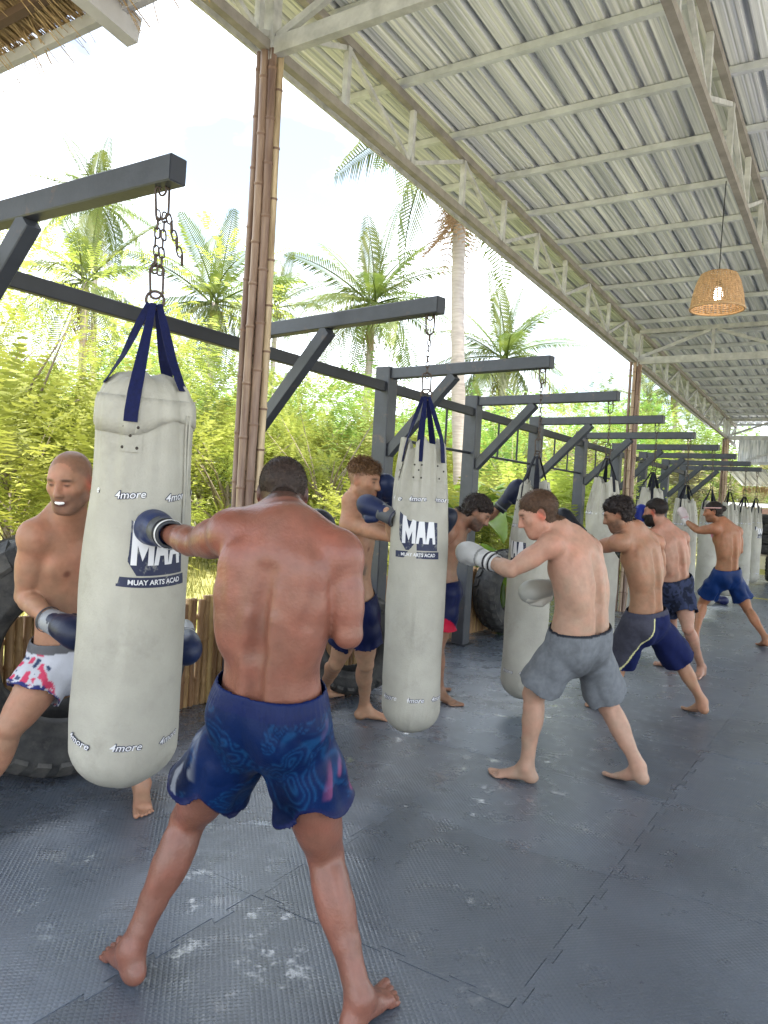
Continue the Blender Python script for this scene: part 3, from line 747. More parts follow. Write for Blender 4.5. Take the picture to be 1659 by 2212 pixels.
    # straps and rivets
    for k in range(4):
        a = ang + (-.16, 1.02, 2.75, -1.35)[k]
        tg = (-math.sin(a), math.cos(a), 0); rr = .018
        p_top = (rr * math.cos(a), rr * math.sin(a), ringz); ed = bg.pt(a, z1, .006); 
        f_ = (.93 if k == 0 else .70) if dome else 1.0; over = (ed[0] * f_, ed[1] * f_, z1 + ((.048 if k == 0 else .10) if dome else .036))
        end = .055 if dome else .10
        pts = [p_top] + [tuple(p_top[j] + (over[j] - p_top[j]) * u for j in range(3)) for u in (.25, .5, .75)] + [over, bg.pt(a, z1 - .02, .014), bg.pt(a, z1 - end, .014 if dome else .005)]
        if dome and k: pts = pts[:4] + [(ed[0] * .80, ed[1] * .80, z1 + .088), (ed[0] * .90, ed[1] * .90, z1 + .062)]
        ribbon(pts, [Vector((0, 1, 0)).lerp(V3(tg) if V3(tg).y >= 0 else -V3(tg), min(1, u / 4)) for u in range(len(pts))], .046 if dome else .038).build('strap', strap_m, t)
        if dome and k: continue
        zc = z1 - end - .052; e = .038
        pl = mkobj('rivet_patch', wrap([[(-e, -.048), (e, -.048), (e, .048), (-e, .048)]], bg, a, zc, .0028), t); pl.data.materials.append(M_CANVAS)
        for (dx, dz) in ((-.022, .034), (.022, .034), (0, .006), (-.022, -.034), (.022, -.034)):
            m = MB(); c = bg.pt(a + dx / r, zc + dz, .003); m.lathe([(.0001, .003), (.0042, .0022), (.0055, 0), (.0055, -.002)], 8)
            o_ = m.build('rivet', M_RIVET, pl, True); d_ = Vector((math.cos(a), math.sin(a), 0)); o_.rotation_euler = d_.to_track_quat('Z', 'Y').to_euler(); o_.location = c
    MB().torus(.03, .005, 20, 8, (0, 0, ringz + .012), 'x').build('ring', M_CHAIN, t, True)
    if prints:
        for row, zz in ((0, z1 - .30), (1, z0 + .20)):
            for k in range(7):
                a = ang + (k - 3) * .95 + (.15 if row else -.10) ; rot = random.uniform(-.22, .12) if dome else random.uniform(-.05, .05)
                o1 = mkobj('print', wrap(T_N, bg, a, zz, .0012, rot=rot), t); o1.data.materials.append(M_NAVY)
                o2 = mkobj('lettering', wrap(T_W, bg, a, zz, .0026, rot=rot), o1); o2.data.materials.append(M_WHITEP)
    if logo:
        a = ang + logo_a; zc = z1 - .49
        w_, h_ = .098, .070
        fr = [[(-w_ - .015, h_ + .05), (-w_ + .045, h_ + .004), (w_, h_ - .002), (w_ + .008, -h_ - .012), (-w_ + .03, -h_ - .012), (-w_ - .002, -h_ + .04), (-w_ - .008, 0.)]]
        wt = [[(-w_ - .003, h_ + .028), (-w_ + .043, h_ - .008), (w_ - .01, h_ - .013), (w_ - .006, -h_ + .022), (-w_ + .028, -h_ + .022), (-w_ + .008, -h_ + .048), (-w_ + .002, 0.)]]
        o1 = mkobj('logo', wrap(fr, bg, a, zc, .0013), t); o1.data.materials.append(M_NAVY)
        o3 = mkobj('lettering', wrap(T_MAA_W, bg, a, zc + .004, .0030, sx=1.0, sy=1.0), o1); o3.data.materials.append(M_WHITEP)
        b2 = mkobj('logo', wrap([[(-w_ - .03, -h_ - .018), (w_ + .02, -h_ - .018), (w_ + .024, -h_ - .056), (-w_ - .03, -h_ - .052)]], bg, a, zc, .0013), t); b2.data.materials.append(M_NAVY)
        o4 = mkobj('lettering', wrap(T_SUB, bg, a, zc - h_ - .036, .0028, sx=1.0, sy=1.1), b2); o4.data.materials.append(M_WHITEP)
    return t, bg
def hang(t, ring_local_z, hook, zring, tilt=(0, 0), spin=0.):
    """hang a bag below its hook; tilt = degrees the foot swings (to the viewer's right, away from the viewer)"""
    cr_, cf_ = Vector((math.cos(YAW), math.sin(YAW), 0)), Vector((-math.sin(YAW), math.cos(YAW), 0))
    ax_ = cr_ * tilt[1] + cf_ * -tilt[0]
    Rm = Matrix.Rotation(R(ax_.length), 3, ax_) if ax_.length > 1e-6 else Matrix.Identity(3)
    Rs = Rm @ Matrix.Rotation(spin, 3, 'Z')
    t.rotation_euler = Rs.to_euler()
    ring = hook + Rm @ Vector((0, 0, zring - hook.z))
    t.location = ring - Rs @ Vector((0, 0, ring_local_z))
    return ring
def face_cam(p): return math.atan2(-p.y, -p.x)
h0 = HOOK[0]
b1, BG1 = make_bag('wide cream punching bag with a rounded top, between the bald man and the blue-shorts man', .172, 0, 1.39, 1.74, 1.3, True, 0, M_STRAP, logo_a=.52)
rg_ = hang(b1, 1.74, h0, 2.11, (-3.2, 6.5), face_cam(h0) - .10)
chain(h0 + Vector((0, 0, .03)), rg_ + Vector((0, 0, .025)), 'rusty doubled chain with a loose tail above the rounded-top bag', True, True)
h1 = HOOK[1]
b2, BG2 = make_bag('cream canvas punching bag hugged by the man in navy shorts, pleated top', .157, 0, 1.57, 1.83, 2.1, False, 0, M_STRAP, logo_a=.02)
hang(b2, 1.83, h1, 2.055, (.4, .3), face_cam(h1) - .02)
chain(h1 + Vector((0, 0, .03)), (h1.x, h1.y, 2.08), 'thin rusty chain of the bag that the navy-shorts man hugs')
bsrc = make_bag('cream canvas punching bag struck by the man in grey shorts', .157, 0, 1.55, 1.76, 4.0, False, 0, M_STRAPK, logo_a=.1)[0]
BL = ['cream canvas punching bag struck by the man in grey shorts', 'cream canvas punching bag behind the curly-haired man in long navy shorts', 'cream canvas punching bag behind the bearded man in dark shorts',
      'cream canvas punching bag hanging from the sixth gantry between the fighters', 'cream canvas punching bag behind the extended arm of the man with the headband', 'cream canvas punching bag just left of the headband man\'s shoulder', 'cream canvas punching bag hanging behind the back of the headband man', 'cream canvas punching bag on the last gantry near the stacked tyres']
zr = [1.86, 1.98, 1.96, 1.90, 1.92, 1.95, 1.93, 1.96]
for k in range(8):
    t = bsrc if k == 0 else copy_tree(bsrc)
    t['label'] = BL[k]; hk = HOOK[k + 2]
    hang(t, 1.76, hk, zr[k], (random.uniform(-1, 1), random.uniform(-1, 1.5)), face_cam(hk) + [-.95, 2.2, -2.6, 2.9, -2.0, 2.4, 3.0, .75][k])
    chain(hk + Vector((0, 0, .03)), (hk.x, hk.y, zr[k] + .025), 'rusty chain that holds the ' + ['bag struck by the grey-shorts man', 'bag behind the curly-haired man', 'bag behind the bearded man', 'bag on the sixth gantry', 'bag on the seventh gantry', 'bag on the eighth gantry', 'bag on the ninth gantry', 'bag on the last gantry'][k])
# ================================================================== PLANTS
M_PALM = mat('palm leaf', (.065, .12, .022), .5, var=.35, scale=1.2, col2=(.20, .235, .045), trans=.35, objvar=.25)
M_PALMD = mat('dead palm leaf', (.30, .19, .10), .8, var=.3, scale=2, trans=.2)
M_TRUNK = mat('palm trunk', (.36, .31, .27), .85, var=.25, scale=4, stretch=(1, 1, 7), bump=.4, bscale=12)
M_LEAFY = mat('yellow green leaf', (.27, .35, .05), .6, var=.4, scale=.8, col2=(.52, .54, .11), trans=.5, objvar=.3)
M_LEAFG = mat('mid green leaf', (.115, .21, .036), .55, var=.4, scale=.9, col2=(.30, .40, .075), trans=.42, objvar=.45)
M_LEAFB = mat('dry scrub leaf', (.17, .16, .06), .7, var=.4, scale=1, col2=(.30, .26, .12), trans=.3, objvar=.25)
M_BANANA = mat('banana leaf', (.10, .21, .025), .4, var=.3, scale=2, col2=(.24, .34, .04), trans=.4, objvar=.2)
M_BARK = mat('bark', (.20, .16, .12), .9, var=.35, scale=8, stretch=(4, 4, 1))
M_COCO = mat('coconut', (.30, .20, .05), .6, var=.3)
GZ = lambda x, y: gz(x, y)

def frond(Lf, droop, lw, nl, seed, hang_=.5):
    rd = random.Random(seed); m = MB(); pts = []; rad = []
    P = lambda t: Vector((Lf * (t - .12 * droop * t * t), .04 * Lf * math.sin(t * 2 + seed), -droop * Lf * .55 * t ** 2.2))
    for i in range(13):
        t = i / 12; pts.append(P(t)); rad.append(.035 * (1 - t) + .006)
    m.tube(pts, rad, 5)
    for i in range(nl):
        t = .10 + .9 * i / (nl - 1); p = P(t); d = (P(min(1, t + .02)) - P(t - .02)).normalized()
        side = d.cross(Vector((0, 0, 1))).normalized()
        ll = lw * (math.sin(math.pi * min(1, (t * .86 + .14))) ** .6 + .15) * rd.uniform(.8, 1.1)
        for s in (-1, 1):
            dr = (side * s * .85 + d * .55 + Vector((0, 0, .15))).normalized()
            q1 = p + dr * ll * .5; q2 = p + dr * ll * .85 + Vector((0, 0, -ll * hang_ * rd.uniform(.6, 1.2))) 
            wv = d * .028 * (Lf / 3.4)
            m.add([p - wv * .5, p + wv * .7, q1 + wv, q1 - wv, q2], [(0, 1, 2, 3), (3, 2, 4)])
    return m
FR = [frond(3.5, dr, lw, 46, sd, hg).data('frond', M_PALM) for dr, lw, sd, hg in ((.25, .75, 1, .25), (.55, .85, 2, .5), (.9, .9, 3, .75), (1.25, .9, 4, .9), (.6, .8, 5, .45))]
FRD = [frond(2.6, 1.5, .6, 30, 8, 1.0).data('frond', M_PALMD)]
def palm(label, px, cy, d, sc=1., nf=20, lean=.0, dead=3, seed=1, upright=False, zoff=0.):
    rd = random.Random(seed); c = at(px, cy, d); x, y, zc = c; z0 = GZ(x, y) - .2
    t = thing('palm_tree', label, 'palm tree', (x + lean, y, z0), group='coconut palms beyond the fence')
    nst = max(10, int((zc - z0) / .25)); pts = []; rad = []
    for i in range(nst + 1):
        u = i / nst; pts.append((x + lean * (1 - u) ** 2 * math.cos(seed), y + lean * (1 - u) ** 2 * math.sin(seed), z0 + (zc - z0) * u)); rad.append((.13 + .08 * (1 - u) ** 4) * sc ** .5 * (1.06 if i % 2 else .97))
    MB().tube(pts, rad, 12).build('trunk', M_TRUNK, t, True)
    for k in range(nf):
        u = k / (nf - 1); az = k * 2.39996 + rd.uniform(-.2, .2); el = R(82 - 118 * u ** .85) + rd.uniform(-.1, .1)
        me = FR[0] if u < .2 else FR[4] if u < .4 else FR[1] if u < .62 else FR[2] if u < .85 else FR[3]
        o = mkobj('frond', me, t); o.matrix_parent_inverse = PINV[t.name]; o.location = (x, y, zc)
        o.rotation_euler = (rd.uniform(-.3, .3), -el, az); s = sc * rd.uniform(.85, 1.08); o.scale = (s, s, s)
    for k in range(dead):
        o = mkobj('frond', FRD[0], t); o.matrix_parent_inverse = PINV[t.name]; o.location = (x, y, zc - .15); o.rotation_euler = (0, R(60), rd.uniform(0, 6.3)); o.scale = (sc,) * 3
    m = MB()
    for k in range(7):
        a = rd.uniform(0, 6.3); m2 = MB().lathe([(.001, -.13), (.08, -.10), (.11, 0), (.07, .1), (.001, .13)], 8, (x + .26 * math.cos(a) * sc, y + .26 * math.sin(a) * sc, zc - .35 - rd.uniform(0, .2)))
        m2.build('coconut', M_COCO, t, True)
    return t
palm('tall yellowish coconut palm showing above the first gantry arm', 212, 440, 34, .92, 20, .5, 2, 1)
palm('shorter yellow coconut palm in front of the tall one near the thatched eave', 185, 610, 27, .95, 18, .4, 2, 2)
palm('green coconut palm between the rounded-top bag and the bamboo post', 462, 655, 27, .95, 20, .2, 1, 3)
palm('small pale palm just right of the near bamboo post', 597, 665, 40, .95, 16, .2, 0, 4)
palm('full-crowned coconut palm above the second gantry arm', 805, 655, 28, 1.0, 24, .3, 1, 5)
palm('coconut palm with bright upright centre above the fourth gantry arm', 1088, 775, 29, .92, 22, .3, 1, 6)
palm('very tall coconut palm with bare pale trunk and hanging brown fronds under the roof edge', 1002, 262, 13.5, .80, 20, .6, 8, 7)
palm('slim tall palm trunk far behind the second bamboo post', 1462, 840, 42, .8, 14, .6, 2, 8)
palm('slender palm left of the slim trunk far behind the row of arms', 1395, 868, 48, .8, 14, .5, 1, 9)

def spray(m, p, d, ln, nl, lw, rd):
    d = d.normalized(); s = d.cross(Vector((0, 0, 1)));
    if s.length < .1: s = Vector((1, 0, 0))
    s.normalize()
    for i in range(nl):
        t = (i + .5) / nl; q = p + d * ln * t + Vector((0, 0, -.25 * ln * t * t))
        for sg in (-1, 1):
            e = q + (s * sg + d * .5 + Vector((0, 0, rd.uniform(-.5, .2)))) * lw * (1.1 - .5 * t); wv = d * lw * .28
            m.add([q, q + wv, e, q - wv * .6 + (e - q) * .5], [(0, 1, 2, 3)])
def crown(seed, H, Wd, n, kind):
    """leaf sprays through a lumpy volume; gaps where the noise is low"""
    rd = random.Random(seed); nr = np.random.default_rng(seed); m = MB(); cnt = 0
    blobs = [(rd.gauss(0, Wd * .42), rd.gauss(0, Wd * .42), H * rd.uniform(.28, .95), rd.uniform(.16, .32) * Wd) for _ in range(18)]
    while cnt < n:
        bx, by, bz, br = rd.choice(blobs)
        v = Vector((rd.gauss(0, 1), rd.gauss(0, 1), rd.gauss(0, .75))).normalized() * br * rd.random() ** .35
        p = Vector((bx, by, bz)) + v
        if p.z < .05: continue
        if float(vnoise(np.array([[p.x, p.y, p.z]]), 2.2 / Wd * 3, seed)[0]) < .50: continue
        dr = v.normalized() + Vector((rd.uniform(-.6, .6), rd.uniform(-.6, .6), rd.uniform(-.2, .5)))
        if kind == 'feather': spray(m, p, dr, rd.uniform(.35, .6), 9, .065, rd)
        elif kind == 'broad': spray(m, p, dr, rd.uniform(.18, .34), 4, .085, rd)
        else: spray(m, p, dr + Vector((0, 0, .8)), rd.uniform(.4, .8), 6, .10, rd)
        cnt += 1
    return m
def stems(seed, H, Wd, n, r0):
    rd = random.Random(seed); m = MB(); m.tube([(0, 0, -.3), (.05, .02, H * .25), (-.04, .06, H * .5)], [r0, r0 * .8, r0 * .5], 8)
    for k in range(n):
        a = rd.uniform(0, 6.3); z = H * rd.uniform(.12, .45); e = Vector((math.cos(a) * Wd * rd.uniform(.3, .62), math.sin(a) * Wd * rd.uniform(.3, .62), H * rd.uniform(.55, .95)))
        s = Vector((0, .03, z)); mid = s.lerp(e, .5) + Vector((rd.uniform(-.2, .2), rd.uniform(-.2, .2), .15)) * Wd * .3
        m.tube([s, mid, e], [r0 * .45, r0 * .28, r0 * .1], 6)
    return m
PROTO = {
 'feather': (6.0, 'airy yellow-green feathery tree', 'tree', [(crown(11 + k, 6.0, 4.2, 2300, 'feather').data('crown', M_LEAFY), stems(21 + k, 6.0, 4.2, 11, .11).data('trunk', M_BARK, True)) for k in range(2)]),
 'broad': (4.2, 'dense mid-green bushy tree', 'tree', [(crown(31 + k, 4.2, 3.6, 4600, 'broad').data('crown', M_LEAFG), stems(41 + k, 4.2, 3.6, 9, .09).data('trunk', M_BARK, True)) for k in range(2)]),
 'grassy': (2.2, 'clump of tall yellowish weeds', 'shrub', [(crown(51 + k, 2.2, 2.0, 1300, 'long').data('foliage', M_LEAFY), stems(61 + k, 2.2, 1.6, 14, .02).data('stem', M_BARK, True)) for k in range(2)]),
 'scrub': (2.6, 'dry brownish scrub bush', 'shrub', [(crown(71, 2.6, 2.6, 2200, 'broad').data('foliage', M_LEAFB), stems(81, 2.6, 2.6, 12, .04).data('stem', M_BARK, True))]),
}
pl_i = 0
def plant(kind, px, ty, d, where, wide=1.0):
    global pl_i
    H, look, cat, var = PROTO[kind]; p = at(px, ty, d); x, y = p[0], p[1]; z0 = GZ(x, y) - .05; s = (p[2] - z0) / H / .97
    cm, tm = var[pl_i % len(var)]
    t = thing({'feather': 'feathery_tree', 'broad': 'bushy_tree', 'grassy': 'weed_clump', 'scrub': 'scrub_bush'}[kind], look + ' ' + where, cat, (x, y, z0), group='trees and shrubs beyond the fence', local=True)
    t.rotation_euler = (0, 0, pl_i * 1.7); t.scale = (s * wide, s * wide, s); pl_i += 1
    for me, nm in ((cm, cm.name.split('.')[0]), (tm, tm.name.split('.')[0])):
        o = bpy.data.objects.new(nm, me); COL.objects.link(o); o.parent = t
for a in (
 ('feather', 40, 625, 13.5, 'over the bald man under the first gantry'), ('feather', 165, 655, 17, 'below the pair of palms'), ('feather', -90, 560, 15, 'half hidden by the first brace'), ('feather', 250, 700, 20, 'left of the rounded-top bag'),
 ('grassy', 30, 880, 12, 'right behind the bald man'), ('grassy', 130, 900, 14, 'between the bald man and the rounded-top bag'), ('feather', 205, 860, 16, 'beside the rounded-top bag'),
 ('broad', 445, 830, 19, 'right of the rounded-top bag'), ('feather', 505, 850, 15, 'at the foot of the near bamboo post'), 
 ('broad', 640, 850, 22, 'below the second gantry arm'), ('feather', 720, 870, 15, 'above the head of the man in blue shorts'), ('feather', 785, 880, 19, 'beside the third gantry post'), ('grassy', 660, 985, 17, 'right of the blue-shorts man\'s head'), ('grassy', 745, 965, 18, 'behind the man hugging the bag'), ('feather', 590, 930, 19, 'right of the bamboo post'), ('feather', 850, 840, 24, 'beyond the third gantry'),
 ('broad', 960, 905, 20, 'at the foot of the very tall palm'), ('broad', 1010, 930, 24, 'right of the very tall palm'), ('feather', 1120, 905, 22, 'below the bright palm'), ('grassy', 1000, 1075, 12, 'behind the stooping man'), ('grassy', 1200, 1060, 15, 'between the fourth and fifth gantry posts'), ('scrub', 1235, 985, 19, 'between the fifth and sixth gantry posts'), ('scrub', 1290, 1000, 23, 'behind the sixth gantry post'),
 ('broad', 1235, 905, 28, 'behind the fifth gantry arm'), ('feather', 1310, 905, 30, 'behind the sixth gantry arm'), ('broad', 1410, 930, 31, 'behind the seventh gantry arm'), ('broad', 1440, 900, 36, 'near the slim palm trunks'), ('broad', 1530, 935, 38, 'left of the end wall'), ('scrub', 1500, 1010, 30, 'behind the eighth gantry'), ('broad', 1600, 990, 42, 'under the end wall'), ('broad', 1660, 1000, 40, 'behind the white shed'), ('broad', 1720, 985, 44, 'right of the white shed'), ('feather', 1800, 960, 46, 'far right behind the shed')):
    plant(*a)
for k, (px, ty, d) in enumerate(((-260, 700, 34), (20, 790, 40), (130, 800, 46), (330, 820, 44), (420, 840, 52), (560, 870, 50), (680, 880, 56), (760, 890, 44), (880, 900, 58), (1000, 910, 50), (1150, 930, 60), (1260, 945, 56), (1350, 950, 62))):
    plant('broad', px, ty, d, ['far off behind the first gantry', 'far behind the bald man', 'far behind the pair of palms', 'far behind the rounded-top bag', 'far behind the green palm', 'far behind the bamboo post', 'far behind the second brace', 'far behind the full-crowned palm', 'far behind the third gantry', 'far behind the very tall palm', 'far behind the bright palm', 'far behind the fifth arm', 'far behind the sixth arm'][k], 1.5)
# banana plants
def banana(label, px, d, H, n, seed):
    rd = random.Random(seed); p = at(px, 1090, d); x, y = p[0], p[1]; z0 = GZ(x, y) - .05
    t = thing('banana_plant', label, 'banana plant', (x, y, z0), group='banana plants behind the gantries')
    MB().tube([(x, y, z0), (x + .03, y, z0 + H * .3), (x, y + .03, z0 + H * .55)], [.11, .085, .06], 10).build('stem', M_BANANA, t, True)
    for k in range(n):
        az = k * 2.4 + rd.uniform(-.3, .3); el = rd.uniform(.35, 1.25); Ln = H * rd.uniform(.5, .68); m = MB(); rows = 9; vs = []
        dz = Vector((math.cos(az), math.sin(az), 0)); sd = Vector((-math.sin(az), math.cos(az), 0))
        for i in range(rows + 1):
            u = i / rows; c = Vector((x, y, z0 + H * .5)) + dz * (Ln * u * math.cos(el)) + Vector((0, 0, Ln * (u * math.sin(el) - .75 * u * u)))
            wv = .24 * math.sin(math.pi * (u * .93 + .03)) ** .7 * (1 if u > .12 else .25)
            jg = rd.uniform(.8, 1.05)
            vs += [c - sd * wv * jg + Vector((0, 0, .09)), c, c + sd * wv * jg + Vector((0, 0, .09))]
        fs = []
        for i in range(rows): fs += [(i * 3, i * 3 + 1, i * 3 + 4, i * 3 + 3), (i * 3 + 1, i * 3 + 2, i * 3 + 5, i * 3 + 4)]
        m.add(vs, fs); m.build('leaf', M_BANANA, t, True)
banana('banana plant with drooping leaves beside the very tall palm', 1000, 10.5, 2.5, 9, 1)
banana('banana plant with big leaves between the third and fourth gantry posts', 1050, 12, 2.9, 9, 2)
banana('banana plant right of the fourth gantry post', 1110, 13.5, 2.6, 8, 3)
banana('low banana plant behind the stooping dark-haired man', 1085, 9.5, 1.7, 7, 4)
# rough grass beyond the fence
m = MB(); rd = random.Random(77)
for k in range(26000):
    d = 5.2 + 20 * rd.random() ** 1.8; px = rd.uniform(-500, 1500); p = at(px, 1090, d); x, y = p[0], p[1]
    if x > -4.05: continue
    z = GZ(x, y); h = rd.uniform(.08, .34) * (1.4 if rd.random() < .1 else 1); a = rd.uniform(0, 6.3); w_ = .010 + .0012 * d
    m.add([(x, y, z - .02), (x + w_ * math.cos(a), y + w_ * math.sin(a), z - .02), (x + rd.uniform(-.12, .12), y + rd.uniform(-.12, .12), z + h)], [(0, 1, 2)])
tag(m.build('rough_grass', mat('grass blade', (.20, .22, .04), .7, var=.4, scale=1.5, col2=(.42, .38, .12), trans=.35)), 'rough sunlit yellow grass beyond the bamboo fence', 'grass', kind='stuff')
# ================================================================== PEOPLE
# Bodies are grown as one smooth surface: tapered limbs and muscles are blended in a distance field and meshed.
def nrm(v): v = np.asarray(v, float); return v / (np.linalg.norm(v) + 1e-9)
class Vol:
    def __init__(s, lo, hi, h):
        s.h = h; s.o = np.asarray(lo, np.float32); s.n = np.ceil((np.asarray(hi) - lo) / h).astype(int) + 1
        s.V = np.full(s.n, .3, np.float32)
        s.ax = [s.o[i] + h * np.arange(s.n[i], dtype=np.float32) for i in range(3)]
    def win(s, lo, hi, m):
        a = np.clip(np.floor((np.asarray(lo) - m - s.o) / s.h).astype(int), 0, s.n); b = np.clip(np.ceil((np.asarray(hi) + m - s.o) / s.h).astype(int) + 1, 0, s.n)
        sl = tuple(slice(a[i], b[i]) for i in range(3))
        return sl, s.ax[0][sl[0]][:, None, None], s.ax[1][sl[1]][None, :, None], s.ax[2][sl[2]][None, None, :]
    def put(s, sl, d, k, sub=False):
        W = s.V[sl]
        if W.size == 0: return
        if sub:
            d = -d; h = np.maximum(k - np.abs(W - d), 0) / k; s.V[sl] = np.maximum(W, d) + h * h * k * .25
        elif k <= 0: s.V[sl] = np.minimum(W, d)
        else:
            h = np.maximum(k - np.abs(W - d), 0) / k; s.V[sl] = np.minimum(W, d) - h * h * k * .25
    def cone(s, a, b, ra, rb, k=.02, sub=False):
        a = np.asarray(a, np.float32); b = np.asarray(b, np.float32); rm = max(ra, rb)
        sl, X, Y, Z = s.win(np.minimum(a, b), np.maximum(a, b), rm + k + .02)
        ab = b - a; L2 = float(ab @ ab) + 1e-9
        x, y, z = X - a[0], Y - a[1], Z - a[2]
        t = np.clip((x * ab[0] + y * ab[1] + z * ab[2]) / L2, 0, 1)
        d = np.sqrt((x - t * ab[0]) ** 2 + (y - t * ab[1]) ** 2 + (z - t * ab[2]) ** 2) - (ra + (rb - ra) * t)
        s.put(sl, d, k, sub)
    def ell(s, c, A, r, k=.02, sub=False):
        c = np.asarray(c, np.float32); A = np.asarray(A, np.float32); r = np.asarray(r, np.float32); m = float(max(r))
        sl, X, Y, Z = s.win(c, c, m + k + .02); x, y, z = X - c[0], Y - c[1], Z - c[2]
        q = [(x * A[i][0] + y * A[i][1] + z * A[i][2]) for i in range(3)]
        k0 = np.sqrt(sum((q[i] / r[i]) ** 2 for i in range(3))); k1 = np.sqrt(sum((q[i] / r[i] ** 2) ** 2 for i in range(3))) + 1e-6
        s.put(sl, k0 * (k0 - 1) / k1, k, sub)
    def eseg(s, c0, c1, r0, r1, w0, w1, d0, d1, k=.0):
        c0 = np.asarray(c0, np.float32); c1 = np.asarray(c1, np.float32); m = max(w0, w1, d0, d1)
        sl, X, Y, Z = s.win(np.minimum(c0, c1), np.maximum(c0, c1), m + k + .02)
        ax = c1 - c0; L2 = float(ax @ ax) + 1e-9; an = ax / np.sqrt(L2)
        x, y, z = X - c0[0], Y - c0[1], Z - c0[2]
        t = np.clip((x * ax[0] + y * ax[1] + z * ax[2]) / L2, 0, 1)
        x, y, z = x - t * ax[0], y - t * ax[1], z - t * ax[2]
        rr = nrm(np.asarray(r0) + np.asarray(r1)); rr = nrm(rr - an * (rr @ an)); ff = np.cross(an, rr)
        u = x * rr[0] + y * rr[1] + z * rr[2]; v = x * ff[0] + y * ff[1] + z * ff[2]; w_ = x * an[0] + y * an[1] + z * an[2]
        W = w0 + (w1 - w0) * t; D = d0 + (d1 - d0) * t
        k0 = np.sqrt((u / W) ** 2 + (v / D) ** 2 + (w_ / D) ** 2); k1 = np.sqrt((u / W ** 2) ** 2 + (v / D ** 2) ** 2 + (w_ / D ** 2) ** 2) + 1e-6
        s.put(sl, k0 * (k0 - 1) / k1, k)
    def mesh(s):
        V = s.V; S = V < 0; h = s.h
        c = np.zeros(tuple(np.array(V.shape) - 1), np.uint8)
        for dx in (0, 1):
            for dy in (0, 1):
                for dz in (0, 1): c += S[dx:S.shape[0] - 1 + dx, dy:S.shape[1] - 1 + dy, dz:S.shape[2] - 1 + dz]
        act = (c > 0) & (c < 8); ids = np.argwhere(act); idx = np.full(act.shape, -1, np.int64); idx[act] = np.arange(len(ids))
        acc = np.zeros((len(ids), 3)); cnt = np.zeros(len(ids))
        cr = [(a, b, d) for a in (0, 1) for b in (0, 1) for d in (0, 1)]
        for p in cr:
            for ax in range(3):
                if p[ax]: continue
                q = list(p); q[ax] = 1
                v0 = V[ids[:, 0] + p[0], ids[:, 1] + p[1], ids[:, 2] + p[2]]; v1 = V[ids[:, 0] + q[0], ids[:, 1] + q[1], ids[:, 2] + q[2]]
                m = (v0 < 0) != (v1 < 0); t = np.where(m, v0 / np.where(m, v0 - v1, 1), 0)
                pt = np.tile(np.array(p, float), (len(ids), 1)); pt[:, ax] += t
                acc[m] += pt[m]; cnt[m] += 1
        P = s.o + h * (ids + acc / cnt[:, None]); F = []
        for ax in range(3):
            o1, o2 = [(1, 2), (2, 0), (0, 1)][ax]
            sl0 = [slice(1, -1)] * 3; sl0[ax] = slice(0, -1); sl1 = [slice(1, -1)] * 3; sl1[ax] = slice(1, None)
            e = S[tuple(sl0)] != S[tuple(sl1)]; g = np.argwhere(e); 
            if not len(g): continue
            off = np.ones(3, int); off[ax] = 0; g = g + off
            ins = S[g[:, 0], g[:, 1], g[:, 2]]
            def I(a, b):
                q = g.copy(); q[:, o1] -= a; q[:, o2] -= b; return idx[q[:, 0], q[:, 1], q[:, 2]]
            A, B, C, D = I(0, 0), I(1, 0), I(1, 1), I(0, 1)
            f = np.stack([A, B, C, D], 1); f[~ins] = f[~ins][:, ::-1]; F.append(f)
        return P, np.concatenate(F)
def relax(P, F, n=2, lam=.5):
    E = np.concatenate([F[:, [0, 1]], F[:, [1, 2]], F[:, [2, 3]], F[:, [3, 0]]]); 
    for _ in range(n):
        A = np.zeros_like(P); c = np.zeros(len(P))
        for a, b in ((0, 1), (1, 0)):
            for d in range(3): A[:, d] += np.bincount(E[:, a], P[E[:, b], d], len(P))
            c += np.bincount(E[:, a], minlength=len(P))
        P = P + lam * (A / np.maximum(c, 1)[:, None] - P)
    return P
def normals(P, F):
    n = np.cross(P[F[:, 2]] - P[F[:, 0]], P[F[:, 3]] - P[F[:, 1]]); Nn = np.zeros_like(P)
    for k in range(4):
        for d in range(3): Nn[:, d] += np.bincount(F[:, k], n[:, d], len(P))
    return Nn / (np.linalg.norm(Nn, axis=1)[:, None] + 1e-12)
def np_mesh(name, P, F, m, parent, col=None, extra=None):
    me = bpy.data.meshes.new(name)
    faces = F.tolist()
    if extra is not None: faces = faces + extra
    me.from_pydata(P.tolist(), [], faces); me.materials.append(m)
    me.polygons.foreach_set('use_smooth', [True] * len(me.polygons))
    if col is not None:
        a = me.color_attributes.new('Col', 'FLOAT_COLOR', 'POINT'); a.data.foreach_set('color', np.concatenate([col, np.ones((len(col), 1))], 1).astype(np.float32).ravel())
    me.update()
    return mkobj(name, me, parent)
def drop(P, F, keep, col=None):
    kf = keep[F].all(1); F = F[kf]; used = np.unique(F); mp = np.full(len(P), -1); mp[used] = np.arange(len(used))
    return (P[used], mp[F], None if col is None else col[used], used)
M_SKIN = mat('skin', (.93, .92, .90), .48, var=.06, scale=26, col2=(1.05, 1.04, 1.02), attr='Col', sss=.08, bump=.14, bscale=110, spec=.30)
M_SKINW = mat('sweaty skin', (.88, .85, .83), .42, var=.12, scale=18, detail=9, col2=(1.06, 1.05, 1.03), attr='Col', sss=.06, bump=.2, bscale=110, spec=.35, coat=.16)
M_CLOTH = mat('cotton shorts', (.85, .85, .85), .85, var=.12, scale=30, col2=(1.08, 1.08, 1.08), attr='Col', bump=.15, bscale=260, spec=.2)
